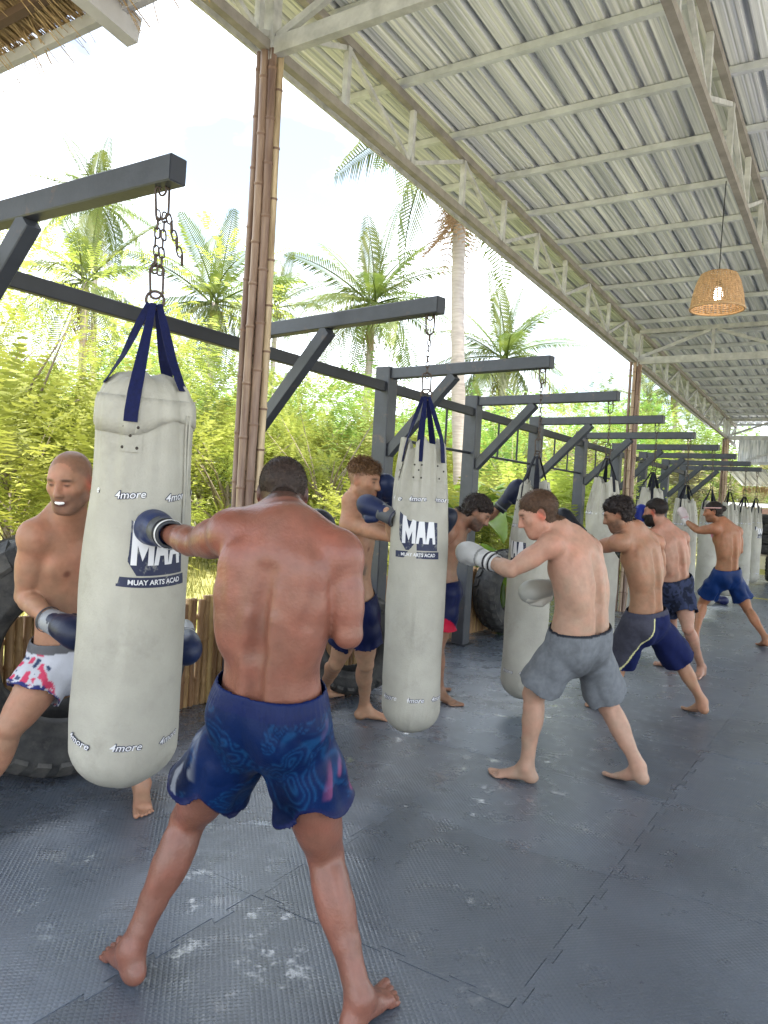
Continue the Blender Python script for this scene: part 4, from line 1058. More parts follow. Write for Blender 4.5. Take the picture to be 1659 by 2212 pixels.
M_SATIN = mat('satin shorts', (.9, .9, .9), .42, var=.1, scale=9, col2=(1.1, 1.1, 1.1), attr='Col', bump=.1, bscale=120, spec=.14)
M_HAIR = mat('hair', (.9, .9, .9), .6, var=.3, scale=60, col2=(1.2, 1.15, 1.1), attr='Col', spec=.25)
M_GLOVE = mat('glove leather', (.95, .95, .95), .42, var=.08, scale=12, attr='Col', bump=.1, bscale=160, spec=.3)

def sstep(a, b, x): t = np.clip((x - a) / (b - a), 0, 1); return t * t * (3 - 2 * t)
class Person: pass
def spine_of(K, hunch):
    mh = (K['hipL'] + K['hipR']) / 2; ms = (K['shL'] + K['shR']) / 2; up = nrm(ms - mh)
    rp = nrm(K['hipR'] - K['hipL']); rc = nrm(K['shR'] - K['shL'])
    fr = nrm(np.cross(up, nrm(rp + rc)))
    def pos(t): return mh + (ms - mh) * t - fr * hunch * math.sin(math.pi * min(max(t, 0), 1.05) * .95) 
    def right(t): r = nrm(rp * (1 - min(max(t, 0), 1)) + rc * min(max(t, 0), 1)); return nrm(r - up * (r @ up))
    return mh, ms, up, fr, pos, right
ST = [(-.10, .118, .095), (.02, .158, .112), (.15, .156, .108), (.30, .142, .098), (.42, .139, .098), (.58, .150, .107), (.75, .165, .116), (.90, .164, .110), (1.0, .142, .094), (1.09, .092, .072)]
def head_axes(K):
    f = nrm(K['face']); u0 = nrm(K.get('hup', np.array([0, 0, 1.]))); r = nrm(np.cross(f, u0)); u = np.cross(r, f); return r, f, u
def build_body(K, h=.007, s=1., bw=1., waist=1., musc=1., hunch=.03, limb=1., hs=1.):
    pts = np.array([v for k, v in K.items() if k not in ('face', 'hup', 'fL', 'fR', 'liftL', 'liftR', 'handL', 'handR')])
    lo, hi = pts.min(0) - .32 * 1, pts.max(0) + .32
    lo[2] = -.02
    V = Vol(lo, hi, h); mh, ms, up, fr, pos, right = spine_of(K, hunch)
    # torso
    ts = np.linspace(ST[0][0], ST[-1][0], 26); tw = np.interp(ts, [a[0] for a in ST], [a[1] for a in ST]) * s * bw; td = np.interp(ts, [a[0] for a in ST], [a[2] for a in ST]) * s
    wf = 1 + (waist - 1) * np.exp(-((ts - .28) / .25) ** 2); tw = tw * wf; td = td * (1 + (wf - 1) * 1.3)
    C = [pos(t) for t in ts]
    for i in range(len(ts) - 1): V.eseg(C[i], C[i + 1], right(ts[i]), right(ts[i + 1]), tw[i], tw[i + 1], td[i], td[i + 1], .012)
    rc = right(1.); upc = nrm(pos(1.) - pos(.75)); fc = nrm(np.cross(upc, rc)); rc = nrm(np.cross(fc, upc)); A = [rc, fc, upc]
    cs = pos(1.)
    for sg, nm in ((-1, 'L'), (1, 'R')):
        sh = K['sh' + nm]; el = K['el' + nm]; wr = K['wr' + nm]
        V.ell(cs - upc * .19 * s + rc * sg * .108 * s * bw - fc * .028 * s, A, np.array([.052, .052, .135]) * s, .05)            # lat
        ra = nrm(rc * sg * .92 + upc * .38); ua = nrm(np.cross(fc, ra)) 
        V.ell(cs - upc * .072 * s + rc * sg * .090 * s * bw - fc * .070 * s, [ra, fc, ua], np.array([.058, .034, .062]) * s * musc, .022)     # shoulder blade
        V.ell(cs - upc * .150 * s + rc * sg * .100 * s * bw - fc * .060 * s, [ra, fc, ua], np.array([.050, .034, .050]) * s * musc, .025)
        V.ell(sh - fc * .030 * s - upc * .012 * s - rc * sg * .012, A, np.array([.042, .036, .040]) * s * musc, .022)
        V.cone(cs - upc * .03 * s + rc * sg * .035 * s - fc * .070 * s, cs - upc * .20 * s + rc * sg * .020 * s - fc * .082 * s, .026 * s * musc, .016 * s, .025)
        V.cone(cs - upc * .045 * s + rc * sg * .150 * s * bw - fc * .112 * s, cs - upc * .20 * s + rc * sg * .130 * s * bw - fc * .105 * s, .008, .008, .030, True)   # crease behind the arm
        V.ell(cs - upc * .100 * s + rc * sg * .076 * s * bw + fc * .068 * s, A, np.array([.074, .034, .056]) * s * musc, .03)      # chest muscle
        V.cone(K['neck'] + upc * .045 * s - fc * .02, sh + upc * .022 * s - fc * .012 - rc * sg * .02, .042 * s, .036 * s, .05)   # trapezius
        V.cone(cs + rc * sg * .06 * s, sh, .055 * s, .056 * s, .045)
        e0 = pos(.12) - fr * .078 * s + right(.12) * sg * .034; e1 = pos(.62) - fc * .086 * s + rc * sg * .03
        V.cone(e0, e1, .033 * s, .030 * s, .022)
        # arm
        ad = nrm(el - sh); q = nrm(np.cross(ad, fr)) if abs(ad @ fr) < .95 else rc; q2 = np.cross(q, ad)
        V.ell(sh + ad * .022 * s, [ad, q, q2], np.array([.074, .060, .060]) * s * (.55 + .45 * musc), .03)
        prof = [(0, .048), (.2, .051), (.45, .051), (.7, .045), (1, .038)]
        for (t0, r0), (t1, r1) in zip(prof, prof[1:]): V.cone(sh + (el - sh) * t0, sh + (el - sh) * t1, r0 * s * limb, r1 * s * limb, .006)
        fd = nrm(wr - el); bend = nrm(fd - ad * (fd @ ad) + 1e-4 * fr)
        V.ell(sh + (el - sh) * .55 + bend * .012 * s, [ad, bend, np.cross(ad, bend)], np.array([.085, .042, .042]) * s * limb * (.6 + .4 * musc), .02)
        V.ell(sh + (el - sh) * .48 - bend * .016 * s, [ad, bend, np.cross(ad, bend)], np.array([.10, .042, .043]) * s * limb, .02)
        prof = [(0, .037), (.18, .044), (.4, .042), (.7, .033), (1, .028), (1.12, .030)]
        for (t0, r0), (t1, r1) in zip(prof, prof[1:]): V.cone(el + (wr - el) * t0, el + (wr - el) * t1, r0 * s * limb, r1 * s * limb, .010)
        # leg
        hp = K['hip' + nm]; kn = K['kn' + nm]; an = K['an' + nm]; f = nrm(np.array([K['f' + nm][0], K['f' + nm][1], 0])); lift = K.get('lift' + nm, 0.)
        kb = nrm(kn - (hp + an) / 2 + .03 * f)
        prof = [(0, .083), (.2, .086), (.5, .077), (.8, .062), (1, .054)]
        for (t0, r0), (t1, r1) in zip(prof, prof[1:]): V.cone(hp + (kn - hp) * t0, hp + (kn - hp) * t1, r0 * s * limb, r1 * s * limb, .010)
        td_ = nrm(kn - hp); kb2 = nrm(kb - td_ * (kb @ td_))
        V.ell(hp + (kn - hp) * .5 + kb2 * .016, [td_, kb2, np.cross(td_, kb2)], np.array([.17, .068, .07]) * s * limb, .03)
        V.ell(hp + (kn - hp) * .58 - kb2 * .018, [td_, kb2, np.cross(td_, kb2)], np.array([.16, .055, .066]) * s * limb, .03)
        V.ell(kn + kb2 * .018, [td_, kb2, np.cross(td_, kb2)], np.array([.045, .036, .036]) * s, .025)
        cd_ = nrm(an - kn); bk = -nrm(kb2 - cd_ * (kb2 @ cd_) + .3 * f); mside = np.cross(cd_, bk)
        prof = [(0, .050), (.16, .050), (.36, .049), (.62, .041), (.85, .035), (1, .035)]
        for (t0, r0), (t1, r1) in zip(prof, prof[1:]): V.cone(kn + (an - kn) * t0 + bk * .004, kn + (an - kn) * t1 + bk * .004, r0 * s * limb, r1 * s * limb, .010)
        for sd in (-1, 1): V.ell(kn + (an - kn) * (.30 if sd > 0 else .27) + bk * .024 * s + mside * sd * .018, [cd_, bk, mside], np.array([.115, .040, .036]) * s * limb, .018)
        V.cone(kn + (an - kn) * .5 + bk * .026 * s, an + bk * .026 * s, .014 * s, .012 * s, .02)
        # foot
        zf = np.array([0, 0, 1.]); m_ = np.cross(zf, f) * (-1 if nm == 'L' else 1)      # towards the big toe
        heel = an - f * .034 * s; heel = np.array([heel[0], heel[1], .030 * s + lift]); ball = heel + f * .165 * s; ball[2] = .022 * s
        ball = ball + m_ * .008
        V.cone(an, heel + zf * .008 + f * .010, .036 * s, .032 * s, .03); V.ell(heel, [m_, f, zf], np.array([.028, .036, .029]) * s, .03)
        V.eseg(heel + f * .03 * s + zf * .012, ball, m_, m_, .031 * s, .045 * s, .030 * s, .021 * s, .02)
        V.cone(an + f * .01 - zf * .01, heel * .35 + ball * .65 + zf * .010, .034 * s, .024 * s, .03)
        for sd in (-1, 1): V.ell(an + m_ * sd * .027 * s, [m_, f, zf], np.array([.014, .017, .017]) * s, .012)
        for q in range(5):
            u = q / 4.; b0 = ball + m_ * (.033, .011, -.007, -.023, -.037)[q] * s + f * (.014 - .026 * u ** 1.5) * s; r_ = (.0145, .0098, .0092, .0088, .0085)[q] * s
            tip = b0 + (f + m_ * (.04 - .20 * u)) * (.058, .055, .050, .043, .036)[q] * s; b0 = b0.copy(); tip[2] = r_ * .98; b0[2] = r_ * 1.25
            V.cone(b0, tip, r_ * .92, r_, .004)
    # spine groove
    g0 = pos(.10) - fr * (.112 * s); g1 = pos(.45) - fr * (.104 * s); g2 = pos(.85) - fc * (.122 * s)
    for a, b in ((g0, g1), (g1, g2)): V.cone(a, b, .016 * s, .015 * s, .040, True)
    # neck and head
    r, f, u = head_axes(K); H = K['head']; hh = s ** .5 * hs; A = [r, f, u]
    P_ = lambda x, y, z: H + (r * x + f * y + u * z) * hh
    V.cone(K['neck'] - upc * .03, P_(0, -.018, -.06), .064 * s, .056 * hh * (.8 + .2 * musc), .03)
    E = lambda c, rr, k=.015, sub=False: V.ell(P_(*c), A, np.array(rr) * hh, k, sub)
    E((0, -.012, .034), (.0745, .096, .084), .02); E((0, .018, -.01), (.066, .074, .085), .03); E((0, .034, -.055), (.054, .058, .060), .03)
    E((0, .060, -.094), (.030, .027, .022), .03)
    for sg in (-1, 1):
        E((sg * .046, .052, -.014), (.020, .026, .018), .02); V.cone(P_(sg * .052, .0, -.06), P_(sg * .022, .066, -.092), .020 * hh, .020 * hh, .025)
        V.cone(P_(sg * .014, .088, .030), P_(sg * .044, .070, .026), .010 * hh, .010 * hh, .015)
        E((sg * .031, .096, .009), (.018, .017, .0125), .010, True); E((sg * .031, .077, .008), (.013, .0125, .0115), .004)
        E((sg * .013, .100, -.030), (.009, .010, .008), .008)
        V.ell(P_(sg * .076, -.006, -.004), [nrm(r * sg + f * .35), nrm(f - r * sg * .35), u], np.array([.0085, .021, .033]) * hh, .008)
        V.ell(P_(sg * .0865, -.003, -.002), [nrm(r * sg + f * .35), nrm(f - r * sg * .35), u], np.array([.0050, .011, .019]) * hh, .006, True)
    V.cone(P_(0, .091, .016), P_(0, .112, -.026), .0085 * hh, .0125 * hh, .012)
    V.cone(P_(-.020, .082, -.056), P_(.020, .082, -.056), .010 * hh, .010 * hh, .012); V.cone(P_(-.017, .084, -.068), P_(.017, .084, -.068), .009 * hh, .009 * hh, .010)
    V.cone(P_(-.024, .098, -.0615), P_(.024, .098, -.0615), .0035, .0035, .004, True)
    P, F = V.mesh(); P = relax(P, F, 2, .45); P[:, 2] = np.maximum(P[:, 2], .001); BV = V
    # keep the largest surface only
    return P, F, dict(mh=mh, ms=ms, up=up, fr=fr, pos=pos, right=right, rc=rc, fc=fc, upc=upc, H=H, r=r, f=f, u=u, hh=hh, s=s, cs=cs, V=BV)
def hl(G, P): q = (P - G['H']) / G['hh']; return np.stack([q @ G['r'], q @ G['f'], q @ G['u']], 1)
def skin_colours(P, G, K, base, red=.0, stub=None, scalp=None, lips=True, tanline=None, ears=0.):
    n = len(P); col = np.tile(np.array(base), (n, 1))
    nz = vnoise(P, 7, 3)[:, None] - .5; nz2 = vnoise(P, 24, 4)[:, None] - .5; nz3 = vnoise(P, 75, 9)[:, None] - .5; col = col * (1 + .14 * nz + .09 * nz2 + .12 * nz3) * (1 + np.array([.04, -.05, -.06]) * (nz2 * 2 + nz))
    q = hl(G, P); inhead = (np.linalg.norm(q, axis=1) < .17)
    rl = np.array([1.12, .80, .78])
    def mixc(w, c): 
        w = np.clip(w, 0, 1)[:, None]; return col * (1 - w) + np.asarray(c) * w
    # ruddier shoulders, neck, face and knuckle skin
    dsh = np.min([np.linalg.norm(P - K['shL'], axis=1), np.linalg.norm(P - K['shR'], axis=1), np.linalg.norm(P - K['neck'], axis=1) + .03], 0)
    w = np.exp(-(dsh / .17) ** 2) * red + np.exp(-(np.linalg.norm(q - np.array([0, .08, -.02]), axis=1) / .07) ** 2) * (.25 + red * .4) * inhead
    col = col * (1 - w[:, None]) + col * rl * w[:, None]
    fc, rc, upc, cs, s = G['fc'], G['rc'], G['upc'], G['cs'], G['s']
    for sg in (-1, 1):
        c = cs - upc * .125 * s + rc * sg * .088 * s + fc * .105 * s; col = mixc(np.exp(-(np.linalg.norm(P - c, axis=1) / .016) ** 4), np.array(base) * np.array([.55, .42, .42]))
        eb = np.exp(-((q[:, 0] - sg * .033) / .019) ** 4 - ((q[:, 2] - .0275 + .12 * (np.abs(q[:, 0]) - .03)) / .0062) ** 2) * (q[:, 1] > .05) * inhead
        col = mixc(eb * .9, np.array([.04, .025, .018]))
        ey = np.exp(-((q[:, 0] - sg * .031) / .0125) ** 4 - ((q[:, 2] - .0075) / .0052) ** 2) * (q[:, 1] > .05) * inhead
        col = mixc(ey * .85, np.array([.03, .02, .018]))
        ew = np.exp(-((np.abs(q[:, 0]) - .082) / .014) ** 2 - ((q[:, 1] + .005) / .03) ** 2 - ((q[:, 2]) / .04) ** 2) * inhead
        col = col * (1 - (.5 * ew * (.4 + ears))[:, None]) + col * np.array([1.25, .62, .55]) * (.5 * ew * (.4 + ears))[:, None]
    if lips: col = mixc(.5 * np.exp(-((q[:, 0]) / .024) ** 4 - ((q[:, 2] + .062) / .011) ** 4) * (q[:, 1] > .06) * inhead, np.array(base) * np.array([.85, .50, .50]))
    if stub is not None:
        w = sstep(-.012, -.05, q[:, 2] + .35 * np.maximum(0, .04 - q[:, 1]) * 0) * sstep(-.012, .03, q[:, 1]) * (q[:, 2] > -.135) * inhead * (1 - .9 * np.exp(-((q[:, 0]) / .02) ** 4 - ((q[:, 2] + .062) / .010) ** 4))
        col = mixc(w * stub[3] * (.75 + .5 * vnoise(P, 90, 5)), np.array(stub[:3]))
    if scalp is not None:
        lim = np.interp(q[:, 1], [-.12, -.03, .0, .02, .045, .09], scalp[5] if len(scalp) > 5 else [-.055, -.05, .0, .025, .055, .085])
        w = sstep(lim - .008, lim + .018, q[:, 2]) * inhead * (q[:, 1] < scalp[4])
        col = mixc(w * scalp[3] * (.8 + .4 * vnoise(P, 110, 6)), np.array(scalp[:3]))
    return np.clip(col, .004, .95)
def skull_vol(G, h, m=.07):
    """the head's own surface field, resampled on a finer grid"""
    H = G['H']; V = Vol(H - .20, H + .20, h); B = G['V']; hh = G['hh']
    P_ = lambda x, y, z: H + (G['r'] * x + G['f'] * y + G['u'] * z) * hh
    ix = []
    for d in range(3):
        t = np.clip((V.ax[d] - B.o[d]) / B.h, 0, B.n[d] - 1.001); i = np.floor(t).astype(int); ix.append((i, (t - i).astype(np.float32)))
    (i, fx), (j, fy), (k, fz) = ix; fx = fx[:, None, None]; fy = fy[None, :, None]; fz = fz[None, None, :]
    g = lambda a, b, c: B.V[np.ix_(i + a, j + b, k + c)]
    V.V = ((g(0, 0, 0) * (1 - fx) + g(1, 0, 0) * fx) * (1 - fy) + (g(0, 1, 0) * (1 - fx) + g(1, 1, 0) * fx) * fy) * (1 - fz) + ((g(0, 0, 1) * (1 - fx) + g(1, 0, 1) * fx) * (1 - fy) + (g(0, 1, 1) * (1 - fx) + g(1, 1, 1) * fx) * fy) * fz
    return V, P_
def hair(G, parent, colr, thick, lim, front=.10, noise=.006, nscale=55, h=.004, strands=3000, slen=.014, seed=1, name='hair', flow=(0, -.5, -.6), curl=.5, extra=None, beard=False):
    V, P_ = skull_vol(G, h)
    X, Y, Z = np.meshgrid(*V.ax, indexing='ij'); W = np.stack([X, Y, Z], -1).reshape(-1, 3); q = hl(G, W)
    if beard:
        mk = sstep(-.015, -.045, q[:, 2]) * sstep(.0, .03, q[:, 1]) - .7 * np.exp(-((q[:, 0]) / .024) ** 4 - ((q[:, 2] + .060) / .011) ** 4)
    else:
        L_ = np.interp(q[:, 1], [-.12, -.03, .0, .02, .045, .09], lim); L_ = L_ + .022 * (vnoise(W, 38, seed + 7) - .5); mk = sstep(L_ - .012, L_ + .040, q[:, 2]) ** .7 * (1 - sstep(front - .02, front + .01, q[:, 1]))
    ear = np.exp(-((np.abs(q[:, 0]) - .086) / .017) ** 2 - ((q[:, 1] + .004) / .028) ** 2 - ((q[:, 2] + .004) / .036) ** 2); mk = mk * (1 - sstep(.18, .4, ear)) * (np.linalg.norm(q, axis=1) < .165)
    nn = (vnoise(W, nscale, seed) - .5) * 2 + .6 * (vnoise(W, nscale * 2.1, seed + 1) - .5) * 2
    th = (thick + noise * nn) * mk - .005 * (mk < .02)
    V.V -= th.reshape(V.V.shape).astype(np.float32)
    if extra: extra(V, P_)
    P, F = V.mesh(); q = hl(G, P)
    if beard: keep = (sstep(-.010, -.04, q[:, 2]) * sstep(-.005, .03, q[:, 1]) > .02)
    else:
        L_ = np.interp(q[:, 1], [-.12, -.03, .0, .02, .045, .09], lim); keep = (q[:, 2] > L_ - .014) & (q[:, 1] < front + .02)
        ear = np.exp(-((np.abs(q[:, 0]) - .086) / .017) ** 2 - ((q[:, 1] + .004) / .028) ** 2 - ((q[:, 2] + .004) / .036) ** 2); keep &= (ear < .4) & (np.linalg.norm(q, axis=1) < .185)
        if extra: keep |= (q[:, 1] < -.115) & (q[:, 2] > -.03) & (np.linalg.norm(q, axis=1) < .19)
    P, F, _, _ = drop(P, F, keep)
    if len(F) == 0: return
    P = relax(P, F, 1, .3); Nn = normals(P, F); rg = np.random.default_rng(seed)
    ii = rg.integers(0, len(P), strands); fl = G['r'] * flow[0] + G['f'] * flow[1] + G['u'] * flow[2]
    d = Nn[ii] * .7 + fl + curl * rg.normal(size=(strands, 3)); d /= np.linalg.norm(d, axis=1)[:, None]
    b = np.cross(d, Nn[ii]); b /= np.linalg.norm(b, axis=1)[:, None] + 1e-9
    ln_ = slen * rg.uniform(.5, 1.2, (strands, 1)); base_ = P[ii] - Nn[ii] * .001; n0 = len(P)
    SP = np.concatenate([base_ - b * .0007, base_ + b * .0007, base_ + d * ln_ * .6 + b * .0004, base_ + d * ln_ + fl * ln_ * .25])
    k = np.arange(strands)[:, None]; SF = np.concatenate([n0 + k, n0 + strands + k, n0 + 2 * strands + k, n0 + 3 * strands + k], 1)
    P2 = np.concatenate([P, SP]); c = np.tile(np.array(colr), (len(P2), 1)) * (.7 + .6 * vnoise(P2, 120, seed)[:, None])
    return np_mesh(name, P2, np.concatenate([F, SF]), M_HAIR, parent, c)
def shorts(G, K, parent, colfn, hem=(.62, .62), tw=.20, flare=1.18, h=.007, mat_=None, puff=.014, fold=.006, seed=1, slit=0., waist=1., bw=1.):
    s = G['s']; pos, right = G['pos'], G['right']; lo = np.min([K['hipL'], K['hipR'], K['knL'], K['knR'], pos(.4)], 0) - .26; hi = np.max([K['hipL'], K['hipR'], K['knL'], K['knR'], pos(.4)], 0) + .26
    V = Vol(lo, hi, h); ts = np.linspace(-.10, tw + .10, 12); w_ = np.interp(ts, [a[0] for a in ST], [a[1] for a in ST]) * s * bw; d_ = np.interp(ts, [a[0] for a in ST], [a[2] for a in ST]) * s
    wf = 1 + (waist - 1) * np.exp(-((ts - .28) / .25) ** 2); w_ = w_ * wf; d_ = d_ * (1 + (wf - 1) * 1.3)
    pf = puff * (1 - .55 * sstep(tw - .14, tw, ts)); C = [pos(t) for t in ts]
    for i in range(len(ts) - 1): V.eseg(C[i], C[i + 1], right(ts[i]), right(ts[i + 1]), w_[i] + pf[i], w_[i + 1] + pf[i + 1], d_[i] + pf[i], d_[i + 1] + pf[i + 1], .01)
    fr = G['fr']
    for sg, nm in ((-1, 'L'), (1, 'R')):
        V.ell(G['mh'] - fr * .055 * s + right(0) * sg * .072 * s + G['up'] * .015, [right(0), fr, G['up']], np.array([.090, .082, .11]) * s, .05)
        hp, kn = K['hip' + nm], K['kn' + nm]
        for t0, t1 in ((0, .35), (.35, .7), (.7, 1.05)): 
            r0, r1 = [(.096 + .004 * 0) * s * (1 + (flare - 1) * t ** 1.2) for t in (t0, t1)]
            V.cone(hp + (kn - hp) * t0, hp + (kn - hp) * t1, r0, r1, .03)
    P, F = V.mesh(); P = relax(P, F, 3, .5)
    # which leg, how far along it
    tl = []; dl = []
    for nm in 'LR':
        a = K['hip' + nm]; ab = K['kn' + nm] - a; t = ((P - a) @ ab) / (ab @ ab); tl.append(t); dl.append(np.linalg.norm(P - a - np.clip(t, 0, 2)[:, None] * ab, axis=1))
    leg = (dl[1] < dl[0]).astype(int); t = np.where(leg == 1, tl[1], tl[0]); hm = np.where(leg == 1, hem[1], hem[0])
    side = ((P - G['mh']) @ right(0)) * np.where(leg == 1, 1, -1)
    hmv = hm - slit * np.exp(-((side - .16) / .05) ** 2)                    # raised at the side slit
    wt = ((P - pos(tw)) @ nrm(pos(tw + .05) - pos(tw - .05)))
    eps = 1.6 * h / .42
    keep = (t < hmv + eps) & (wt < 1.6 * h)
    P, F, _, u = drop(P, F, keep); leg, t, hm, side, wt = leg[u], t[u], hmv[u], side[u], wt[u]
    AB = np.where((leg == 1)[:, None], (K['knR'] - K['hipR'])[None], (K['knL'] - K['hipL'])[None]); ov = np.maximum(t - hm, 0)
    P = P - AB * ov[:, None]; t = np.minimum(t, hm); P = P - nrm(pos(tw + .05) - pos(tw - .05)) * np.maximum(wt, 0)[:, None]; wt = np.minimum(wt, 0)
    Nn = normals(P, F)
    ang = np.zeros(len(P))
    for q, nm in enumerate('LR'):
        ax_ = nrm(K['kn' + nm] - K['hip' + nm]); e1 = nrm(fr - ax_ * (fr @ ax_)); e2 = np.cross(ax_, e1); v = P - K['hip' + nm]; a = np.arctan2(v @ e2, v @ e1); ang = np.where(leg == q, a, ang)
    tt = np.clip(t / hm, 0, 1)
    disp = fold * .8 * (tt ** 1.5) * (np.sin(5 * ang + seed) + .6 * np.sin(8 * ang + 2 * seed + 3 * t))
    fo = np.stack([P @ right(0) * 1.0, P @ fr, (P @ G['up']) * .8 + (P @ right(0)) * .5], 1)
    disp += fold * 1.5 * (np.abs(vnoise(fo, 13, seed) - .5) * 2 - .5) * sstep(-.02, -.10, wt)
    cr_ = np.exp(-(np.abs(side) / .03) ** 2) * sstep(-.05, -.2, wt); disp -= .010 * cr_
    th_ = np.arctan2((P - G['mh']) @ fr, (P - G['mh']) @ right(0)); disp += .0022 * np.sin(70 * th_) * np.exp(-((wt + .03) / .03) ** 2)
    P = relax(P + Nn * disp[:, None], F, 1, .35)
    col = colfn(P, dict(leg=leg, t=t, tt=tt, side=side, wt=wt, ang=ang, hem=hm, G=G))
    o = np_mesh('shorts', P, F, mat_ or M_CLOTH, parent, col)
    m = o.modifiers.new('s', 'SOLIDIFY'); m.thickness = .004; m.offset = 1
    return o
def glove(parent, wrist, d, backdir, s, main, cuff, side, trim=None, thumb=None, label=None, cuffband=None):
    """boxing glove on a wrist: d points to the knuckles, backdir to the back of the hand, side=+1 thumb on +x"""
    y = nrm(d); z = nrm(np.asarray(backdir) - y * (np.asarray(backdir) @ y)); x = np.cross(y, z); w = np.asarray(wrist)
    P_ = lambda a, b, c: w + (x * a + y * b + z * c) * s
    A = [x, y, z]; ctr = P_(0, .09, 0); V = Vol(ctr - .21 * s, ctr + .21 * s, .0045)
    V.cone(P_(0, .01, 0), P_(0, .07, .0), .046 * s, .050 * s, .0)
    V.ell(P_(0, .135, .006), A, np.array((.060, .085, .054)) * s, .03); V.ell(P_(0, .160, -.016), A, np.array((.058, .058, .052)) * s, .02)
    V.ell(P_(0, .115, -.040), A, np.array((.044, .040, .024)) * s, .012)
    V.cone(P_(side * .050, .060, -.014), P_(side * .062, .105, -.030), .023 * s, .025 * s, .010); V.cone(P_(side * .062, .105, -.030), P_(side * .046, .150, -.046), .025 * s, .020 * s, .006)
    P, F = V.mesh(); P = relax(P, F, 2, .4)
    lo = np.stack([(P - w) @ x, (P - w) @ y, (P - w) @ z], 1) / s
    col = np.tile(np.array(main), (len(P), 1))
    if thumb is not None:
        tm = (np.abs(lo[:, 0]) > .046) & (lo[:, 0] * side > 0) & (lo[:, 2] < .01); col[tm] = thumb
    if trim is not None: col[np.abs(lo[:, 1] - .048) < .007] = trim
    g = np_mesh('boxing_glove', P, F, M_GLOVE, parent, col)
    if label: g['label'] = label
    m = MB(); rows = [(.047, -.060), (.049, -.02), (.050, .03), (.0525, .045)]; n = 28; vs = []
    for rr, yy in rows + [(r_ - .007, y_) for r_, y_ in rows[::-1]]:
        for k in range(n): a = 2 * math.pi * k / n; vs.append(P_(rr * math.cos(a), yy, rr * .92 * math.sin(a)))
    L2 = len(rows) * 2
    m.add(vs, [(i * n + k, i * n + (k + 1) % n, ((i + 1) % L2) * n + (k + 1) % n, ((i + 1) % L2) * n + k) for i in range(L2) for k in range(n)])
    co = m.build('cuff', M_GLOVE, None, True); co.parent = g
    co.matrix_parent_inverse = PINV[parent.name].inverted() @ PINV[parent.name] if False else Matrix.Identity(4)
    me = co.data; a = me.color_attributes.new('Col', 'FLOAT_COLOR', 'POINT'); cc = np.tile(np.array(list(cuff) + [1.]), (len(vs), 1)); a.data.foreach_set('color', cc.astype(np.float32).ravel())
    for (yy, cl) in (cuffband or ()):
        t = MB(); tn = 28; vs = []
        for r_, o_ in ((.0515, -.006), (.0535, -.004), (.0535, .004), (.0515, .006)):
            for k in range(tn): a_ = 2 * math.pi * k / tn; vs.append(P_(r_ * math.cos(a_), yy + o_, r_ * .92 * math.sin(a_)))
        t.add(vs, [(i * tn + k, i * tn + (k + 1) % tn, (i + 1) * tn + (k + 1) % tn, (i + 1) * tn + k) for i in range(3) for k in range(tn)])
        b = t.build('trim_band', M_GLOVE, None, True); b.parent = g; a = b.data.color_attributes.new('Col', 'FLOAT_COLOR', 'POINT'); cc = np.tile(np.array(list(cl) + [1.]), (len(vs), 1)); a.data.foreach_set('color', cc.astype(np.float32).ravel())
    return g
def kp(**k): return {a: (at(*b) if isinstance(b, tuple) and len(b) == 3 else np.array(b, float)) for a, b in k.items()}
def foot_on_floor(K, nm, heelpx, toepx, lift=0., up_=.085):
    h_ = onfloor(*heelpx); t_ = onfloor(*toepx); f = nrm(np.array([t_[0] - h_[0], t_[1] - h_[1], 0])); K['f' + nm] = f; K['lift' + nm] = lift
    K['an' + nm] = np.array([h_[0] + f[0] * .045, h_[1] + f[1] * .045, up_ + lift])
def check(nm, K):
    D = lambda a, b: round(float(np.linalg.norm(K[a] - K[b])), 2)
    print('LIMBS', nm, 'uarm', D('shL', 'elL'), D('shR', 'elR'), 'farm', D('elL', 'wrL'), D('elR', 'wrR'), 'thigh', D('hipL', 'knL'), D('hipR', 'knR'), 'calf', D('knL', 'anL'), D('knR', 'anR'), 'shw', D('shL', 'shR'), 'hipw', D('hipL', 'hipR'), 'torso', round(float(np.linalg.norm((K['shL'] + K['shR'] - K['hipL'] - K['hipR']) / 2)), 2), 'head-neck', D('head', 'neck'), 'headz', round(float(K['head'][2]), 2))
def person(label, K, group=None):
    b = (K['anL'] + K['anR']) / 2; b[2] = 0
    return thing('person', label, 'person', b)
dirv = lambda a, b, d: at(a[0], a[1], a[2]) if False else None
CR = np.array(rt); CF = np.array([fw.x, fw.y, 0.]); CF = CF / np.linalg.norm(CF); CRH = np.array([CF[1], -CF[0], 0.]); UPZ = np.array([0, 0, 1.])
def cdir(r_, a_, z_): return nrm(CRH * r_ + CF * a_ + UPZ * z_)      # right, away, up as seen
# ---- the man in blue satin shorts, back to the viewer
K = kp(head=(611, 1066, 2.30), neck=(613, 1130, 2.22), shL=(502, 1150, 2.14), shR=(734, 1196, 2.08), elL=(426, 1174, 2.31), wrL=(358, 1150, 2.46), elR=(752, 1370, 2.06), wrR=(668, 1246, 2.30),
       hipL=(540, 1556, 2.20), hipR=(634, 1562, 2.14), knL=(406, 1772, 2.38), knR=(704, 1850, 2.28))
foot_on_floor(K, 'L', (292, 2138), (232, 2052), .012); foot_on_floor(K, 'R', (752, 2240), (812, 2186))
K['face'] = cdir(-.10, 1, -.18); check('blue', K)
pA = person('broad sunburnt man in glossy blue shorts with his back turned, left arm striking the bag', K)
P, F, G = build_body(K, .0056, .985, 1.0, .97, 1.15, .03, 1.04, .91)
col = skin_colours(P, G, K, (0.192, 0.079, 0.054), .45, (.05, .03, .025, .5), (.035, .022, .018, .80, .075, [-.050, -.045, -.012, .03, .055, .085]), ears=.8)
np_mesh('body', P, F, M_SKINW, pA, col)
